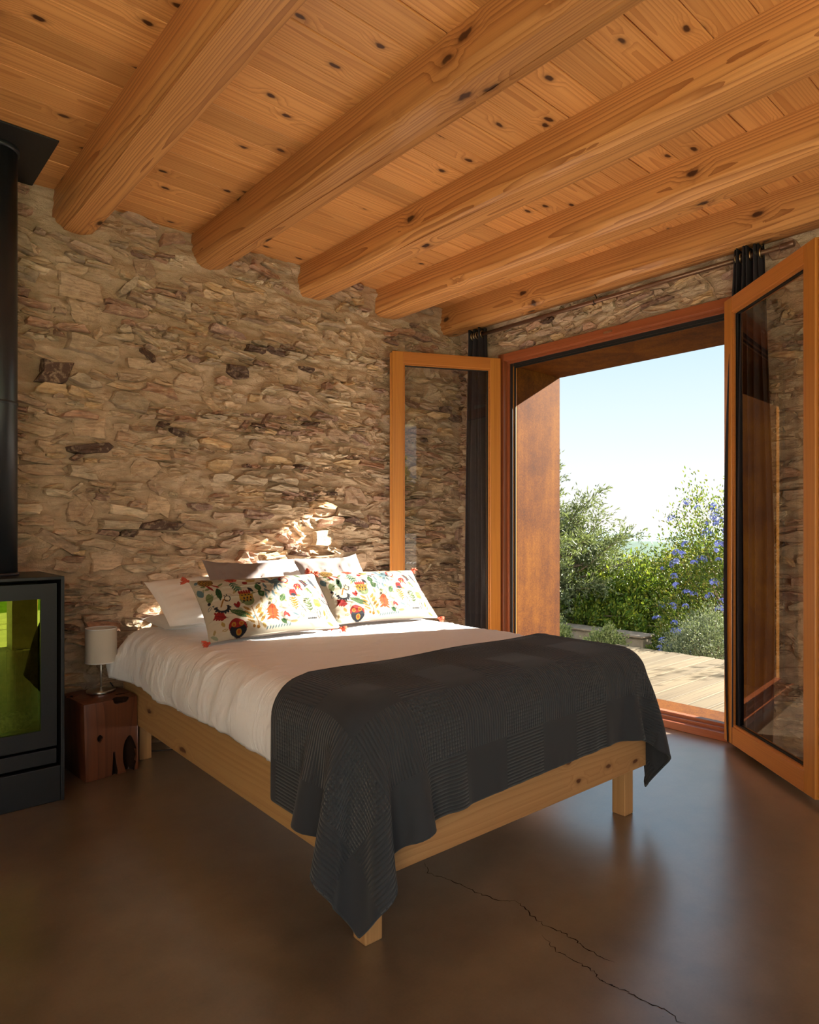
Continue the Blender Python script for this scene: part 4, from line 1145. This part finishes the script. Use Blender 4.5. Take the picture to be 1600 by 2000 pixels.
def leaves(centers, dirs, ln, wd, rs, fold=.25):
    """diamond leaves, four vertices each, folded along the midrib"""
    n = len(centers); d = dirs/np.linalg.norm(dirs, axis=1)[:, None]
    r = rs.normal(size=(n, 3)); s_ = np.cross(d, r); s_ /= np.maximum(np.linalg.norm(s_, axis=1)[:, None], 1e-6)
    nn = np.cross(s_, d)
    L = (ln*rs.uniform(.7, 1.25, n))[:, None]; Wd = (wd*rs.uniform(.75, 1.2, n))[:, None]
    a = centers; b = centers+d*L*.45+s_*Wd/2+nn*Wd*fold; c = centers+d*L; e = centers+d*L*.45-s_*Wd/2+nn*Wd*fold
    V = np.stack([a, b, c, e], 1).reshape(-1, 3); i = np.arange(n)*4
    F = np.concatenate([np.stack([i, i+1, i+2], 1), np.stack([i, i+2, i+3], 1)])
    return V, F
def np_mesh(name, V, F, mat, parent):
    me = bpy.data.meshes.new(name); k = F.shape[1]
    me.vertices.add(len(V)); me.vertices.foreach_set('co', V.astype(np.float32).ravel())
    me.loops.add(F.size); me.loops.foreach_set('vertex_index', F.astype(np.int32).ravel())
    me.polygons.add(len(F)); me.polygons.foreach_set('loop_start', np.arange(0, F.size, k, dtype=np.int32)); me.polygons.foreach_set('loop_total', np.full(len(F), k, dtype=np.int32))
    me.materials.append(mat); me.update(calc_edges=True); me.validate()
    o = bpy.data.objects.new(name, me); COL.objects.link(o); o.parent = parent; o['kind'] = 'stuff'; return o

def olive(loc, label, seed=3):
    rs = np.random.default_rng(seed); e = empty('olive_tree', loc); tag(e, label, 'tree')
    trunk = [(0, 0, 0), (.03, -.02, .35), (-.02, .03, .75), (.02, .02, 1.1)]
    MB().tube(trunk, [.085, .07, .06, .05], 10).obj('trunk', M['twig'], e, smooth=True)
    tw = MB(); C_ = []; D_ = []
    for b in range(84):
        h0 = rs.uniform(.25, 1.1); az = rs.uniform(0, 2*PI); el = rs.uniform(.05, 1.35); L_ = rs.uniform(.75, 1.35)*(.75+.45*math.sin(el))
        d = np.array([math.cos(az)*math.cos(el), math.sin(az)*math.cos(el), math.sin(el)])
        p = np.array([0, 0, h0]); pts = [p.copy()]; st_ = L_/9
        for k in range(9):
            d = d+rs.normal(0, .13, 3)+np.array([0, 0, .05 if k < 5 else -.02]); d /= np.linalg.norm(d); p = p+d*st_; pts.append(p.copy())
            if k > 1:
                for q in range(6):                                   # side twigs carrying leaves
                    sd_ = d+rs.normal(0, .65, 3); sd_ /= np.linalg.norm(sd_); m = 9; tl = rs.uniform(.12, .26)
                    t_ = np.linspace(.1, 1, m)[:, None]
                    C_.append(p+sd_*tl*t_+rs.normal(0, .006, (m, 3))); D_.append(np.tile(sd_, (m, 1))+rs.normal(0, .55, (m, 3)))
        tw.tube([tuple(q) for q in pts], list(np.linspace(.016, .003, len(pts))), 5, False)
    tw.obj('branches', M['twig'], e, smooth=True)
    C_ = np.concatenate(C_); D_ = np.concatenate(D_)
    keep = C_[:, 2] > .02
    V, F = leaves(C_[keep], D_[keep], .072, .018, rs)
    np_mesh('foliage', V, F, M['olive'], e)
olive((8.05, 5.72, -.42), 'grey-green olive tree with fine upright twigs behind the planter wall')

def shrub(name, loc, rx, ry, rz, nclump, nleaf, ln, wd, mat, label, cat='shrub', seed=1, lift=.0, group=None, jut=.16):
    rs = np.random.default_rng(seed); e = empty(name, loc); tag(e, label, cat, group)
    st_ = MB(); C_ = []; D_ = []
    for k in range(nclump):
        az = rs.uniform(0, 2*PI); cz = rs.uniform(-.12, 1.0); s_ = math.sqrt(max(0, 1-cz*cz)); rr = rs.uniform(.70, 1.0)+(jut*rs.random() if rs.random() < .3 else 0)
        bump = 1+.10*math.sin(az*3+seed)+.07*math.sin(az*5+cz*6)
        d = np.array([s_*math.cos(az), s_*math.sin(az), cz])
        p = np.array([d[0]*rx, d[1]*ry, d[2]*rz])*rr*bump+np.array([0, 0, lift])
        m = nleaf; t_ = rs.uniform(-.5, 1, m)[:, None]; r_ = min(rx, ry, rz)*.22
        C_.append(p+d*t_*r_*.8+rs.normal(0, r_*.42, (m, 3))); D_.append(np.tile(d*.8+np.array([0, 0, .45]), (m, 1))+rs.normal(0, .7, (m, 3)))
        if k % 6 == 0: st_.tube([(0, 0, 0), tuple(p*.5+np.array([0, 0, .05])), tuple(p)], [.010, .007, .003], 4, False)
    st_.obj('stems', M['twig'], e, smooth=True)
    C_ = np.concatenate(C_); D_ = np.concatenate(D_); keep = C_[:, 2] > -.02
    V, F = leaves(C_[keep], D_[keep], ln, wd, rs); np_mesh('foliage', V, F, mat, e); return e
hg = 'leafy hedge shrubs behind the planter wall'
shrub('hedge_shrub', (8.5, 5.05, -.42), .85, .95, .98, 330, 60, .066, .034, M['hedge'], 'glossy green hedge shrub growing against the olive tree', seed=2)
shrub('hedge_shrub', (9.6, 4.95, -.42), .95, .85, 1.16, 330, 60, .066, .034, M['hedgey'], 'golden-tipped hedge shrub rising in front of the far hills', seed=3)
shrub('hedge_shrub', (9.2, 6.7, -.42), 1.0, 1.2, 1.25, 300, 56, .066, .034, M['hedge'], 'dark green hedge shrub behind the olive tree', seed=4)
shrub('hedge_shrub', (10.6, 4.35, -.42), 1.1, .9, 1.30, 300, 56, .060, .030, M['plumb'], 'brownish green shrub behind the golden-tipped one', seed=6)
shrub('ground_cover', (7.72, 5.6, -.14), .30, 1.5, .34, 240, 40, .050, .026, M['hedge'], 'low bright green leafy plants along the top of the planter wall', 'plant', seed=7)
pl = shrub('plumbago_bush', (8.72, 3.52, -.42), 1.02, 1.05, 2.0, 480, 62, .050, .022, M['plumb'], 'tall sprawling bush covered with pale blue flower clusters', 'bush', seed=9, jut=.28)
pl2 = shrub('plumbago_bush', (7.22, 3.70, -.42), .22, .22, .50, 130, 40, .038, .016, M['plumb'], 'low blue-flowering bush spilling over the end of the planter wall', 'bush', seed=10, jut=.3)
# flower clusters: five-petalled florets in a ball, one mesh shared by all clusters
def cluster_mesh(rs):
    V = []; F = []
    for q in range(13):
        d = rs.normal(size=3); d[2] = abs(d[2])*.8; d /= np.linalg.norm(d); c = d*.032
        a = np.cross(d, [.3, .2, .9]); a /= np.linalg.norm(a); b = np.cross(d, a)
        for k in range(5):
            t = 2*PI*k/5; u = a*math.cos(t)+b*math.sin(t); w = -a*math.sin(t)+b*math.cos(t); i = len(V)
            V += [tuple(c), tuple(c+u*.011+w*.0055+d*.002), tuple(c+u*.0165), tuple(c+u*.011-w*.0055+d*.002)]; F.append((i, i+1, i+2, i+3))
    return V, F
rsf = np.random.default_rng(4); cv, cf = cluster_mesh(rsf); src = None
for par, cnt, (rx, ry, rz) in ((pl, 150, (1.02, 1.05, 2.0)), (pl2, 14, (.22, .22, .50))):
    for k in range(cnt):
        az = rsf.uniform(PI*.65, PI*1.75); cz = rsf.uniform(.0, .98); s_ = math.sqrt(1-cz*cz)
        bump = 1+.10*math.sin(az*3+9)+.07*math.sin(az*5+cz*6); rr = rsf.uniform(.98, 1.10)
        p = (s_*math.cos(az)*rx*rr*bump, s_*math.sin(az)*ry*rr*bump, cz*rz*rr*bump)
        if src is None: src = mesh_obj('flower_cluster', cv, cf, M['flower'], par, p)
        else: link_copy(src, par, p, (rsf.uniform(-.5, .5), rsf.uniform(-.5, .5), rsf.uniform(0, 6)), (rsf.uniform(1.0, 1.8),)*3)
shrub('silver_bush', (6.98, 3.16, -.42), .46, .46, .70, 420, 60, .028, .010, M['silver'], 'rounded silvery green bush right behind the deck edge', 'bush', seed=12, jut=.05)
shrub('lime_bush', (6.72, 4.22, -.42), .27, .27, .44, 150, 44, .034, .016, M['lime'], 'small lime green bush between the deck corner and the planter wall', 'bush', seed=13, jut=.08)
shrub('lime_bush', (6.75, 4.92, -.42), .25, .25, .46, 140, 44, .034, .016, M['lime'], 'small lime green bush beside the rusty door lining', 'bush', seed=14, jut=.08)

shrub('deck_shrub', (8.35, 1.45, -.42), .55, .65, 1.85, 120, 26, .055, .024, M['plumb'], 'loose leafy shrub beyond the deck, shading its outer boards', 'shrub', seed=17, jut=.25)
# distant wooded hills, seen through hazy air
def ridge(name, x, y0, y1, zbase, amp, depth, label, seed):
    n = 160; ys = np.linspace(y0, y1, n); prof = zbase+amp*(fbm2(ys/(abs(y1-y0)/7)+seed, ys*0+.5, seed, 5)-.5)*2
    rows = []
    for t, k in ((-1.0, 0), (-.6, .45), (-.25, .82), (0, 1), (.5, .7)):
        bot = -75.0
        rows.append([(x+t*depth+depth*.05*float(vnoise2(np.array([yy/60.]), np.array([t*3]), seed)[0]), yy, bot+(p-bot)*k) for yy, p in zip(ys, prof)])
    V = [q for r in rows for q in r]; F = [(i*n+j, (i+1)*n+j, (i+1)*n+j+1, i*n+j+1) for i in range(4) for j in range(n-1)]
    tag(mesh_obj(name, V, F, M['hill'], smooth=True), label, kind='structure')
ridge('hill_near', 620, -300, 900, -13, 5, 240, 'wooded hillside in the haze', 3)
ridge('hill_far', 1500, -900, 2200, -9, 13, 400, 'pale far ridge on the horizon', 8)
hz = NT('haze_air')
vol = hz.n('VolumeScatter', {'Color': (.62, .80, 1.0, 1), 'Density': .00030, 'Anisotropy': .0}).outputs[0]
hz.t.links.new(vol, hz.out.inputs['Volume'])
tag(MB().box((180, -1200, -80), (2400, 2600, 1.0)).obj('haze', hz.m), 'thin blue haze over the valley', kind='structure')

# ------------------------------------------------------------------ garden behind the viewpoint (seen in the reflections)
lw = MB().box((-40, -60, -.25), (40, -4.6, -.08)).obj('lawn', M['lawn']); tag(lw, 'sunlit mown lawn', kind='structure')
tr2 = MB().box((-9, -4.6, -.25), (XO, YF-.25, -.03)).box((-9, YF-.25, -.25), (XL-.2, 9, -.03)).obj('rear_terrace', M['bounce_paving']); tag(tr2, 'terrace out of view, its pale stone added to bounce sunlight indoors', kind='structure')  # unseen paving, made pale to throw sunlight up into the room

def armchair(loc, rz):
    e = empty('armchair', loc, rz); tag(e, 'pale bentwood armchair with a white throw on the pale stone terrace', 'chair')
    wm_ = M['bedz']
    for sx in (-1, 1):
        pts = [(sx*.31, .30, .0), (sx*.31, .33, .30), (sx*.31, .31, .50), (sx*.31, .22, .57), (sx*.31, -.05, .56), (sx*.31, -.30, .53), (sx*.31, -.36, .45), (sx*.31, -.30, .20), (sx*.31, -.22, .02), (sx*.31, .10, .012)]
        MB().tube(pts, .022, 8).obj('arm', wm_, e, smooth=True)
    MB().box((-.29, -.28, .36), (.29, .30, .47), .03).obj('seat', M['white_lin'], e)
    MB().box((-.28, -.06, -.36), (.28, .05, .36), .03, Matrix.Translation((0, -.34, .76)) @ Matrix.Rotation(math.radians(14), 4, 'X')).obj('backrest', M['white_lin'], e)
    V = []; F = []; nu, nv = 20, 30
    for i in range(nu):
        for j in range(nv):
            t = j/(nv-1); u = i/(nu-1)-.5
            path = [(.34, .34), (.36, .50), (.37, .60), (.30, .625), (-.05, .61), (-.31, .585)]
            k = t*5; a = min(4, int(k)); f = k-a
            yy = path[a][0]*(1-f)+path[a+1][0]*f; zz = path[a][1]*(1-f)+path[a+1][1]*f
            V.append((.31+u*.26+.01*math.sin(j), yy, zz+.008*math.sin(i*1.3+j*.4)))
    F = [(i*nv+j, (i+1)*nv+j, (i+1)*nv+j+1, i*nv+j+1) for i in range(nu-1) for j in range(nv-1)]
    mesh_obj('throw', V, F, M['white_lin'], e, smooth=True)
    return e
armchair((1.75, -3.30, -.03), math.radians(20))

for k in range(7):
    shrub('garden_hedge', (-6+k*2.1, -17+.6*math.sin(k*2.2), -.08), 1.02, 1.1, 4.6+.7*math.sin(k*1.7), 170, 30, .26, .13, M['hedge'], 'tall dark green hedge at the far side of the lawn', 'hedge', seed=60+k, group='tall hedge at the far side of the lawn', jut=.1)
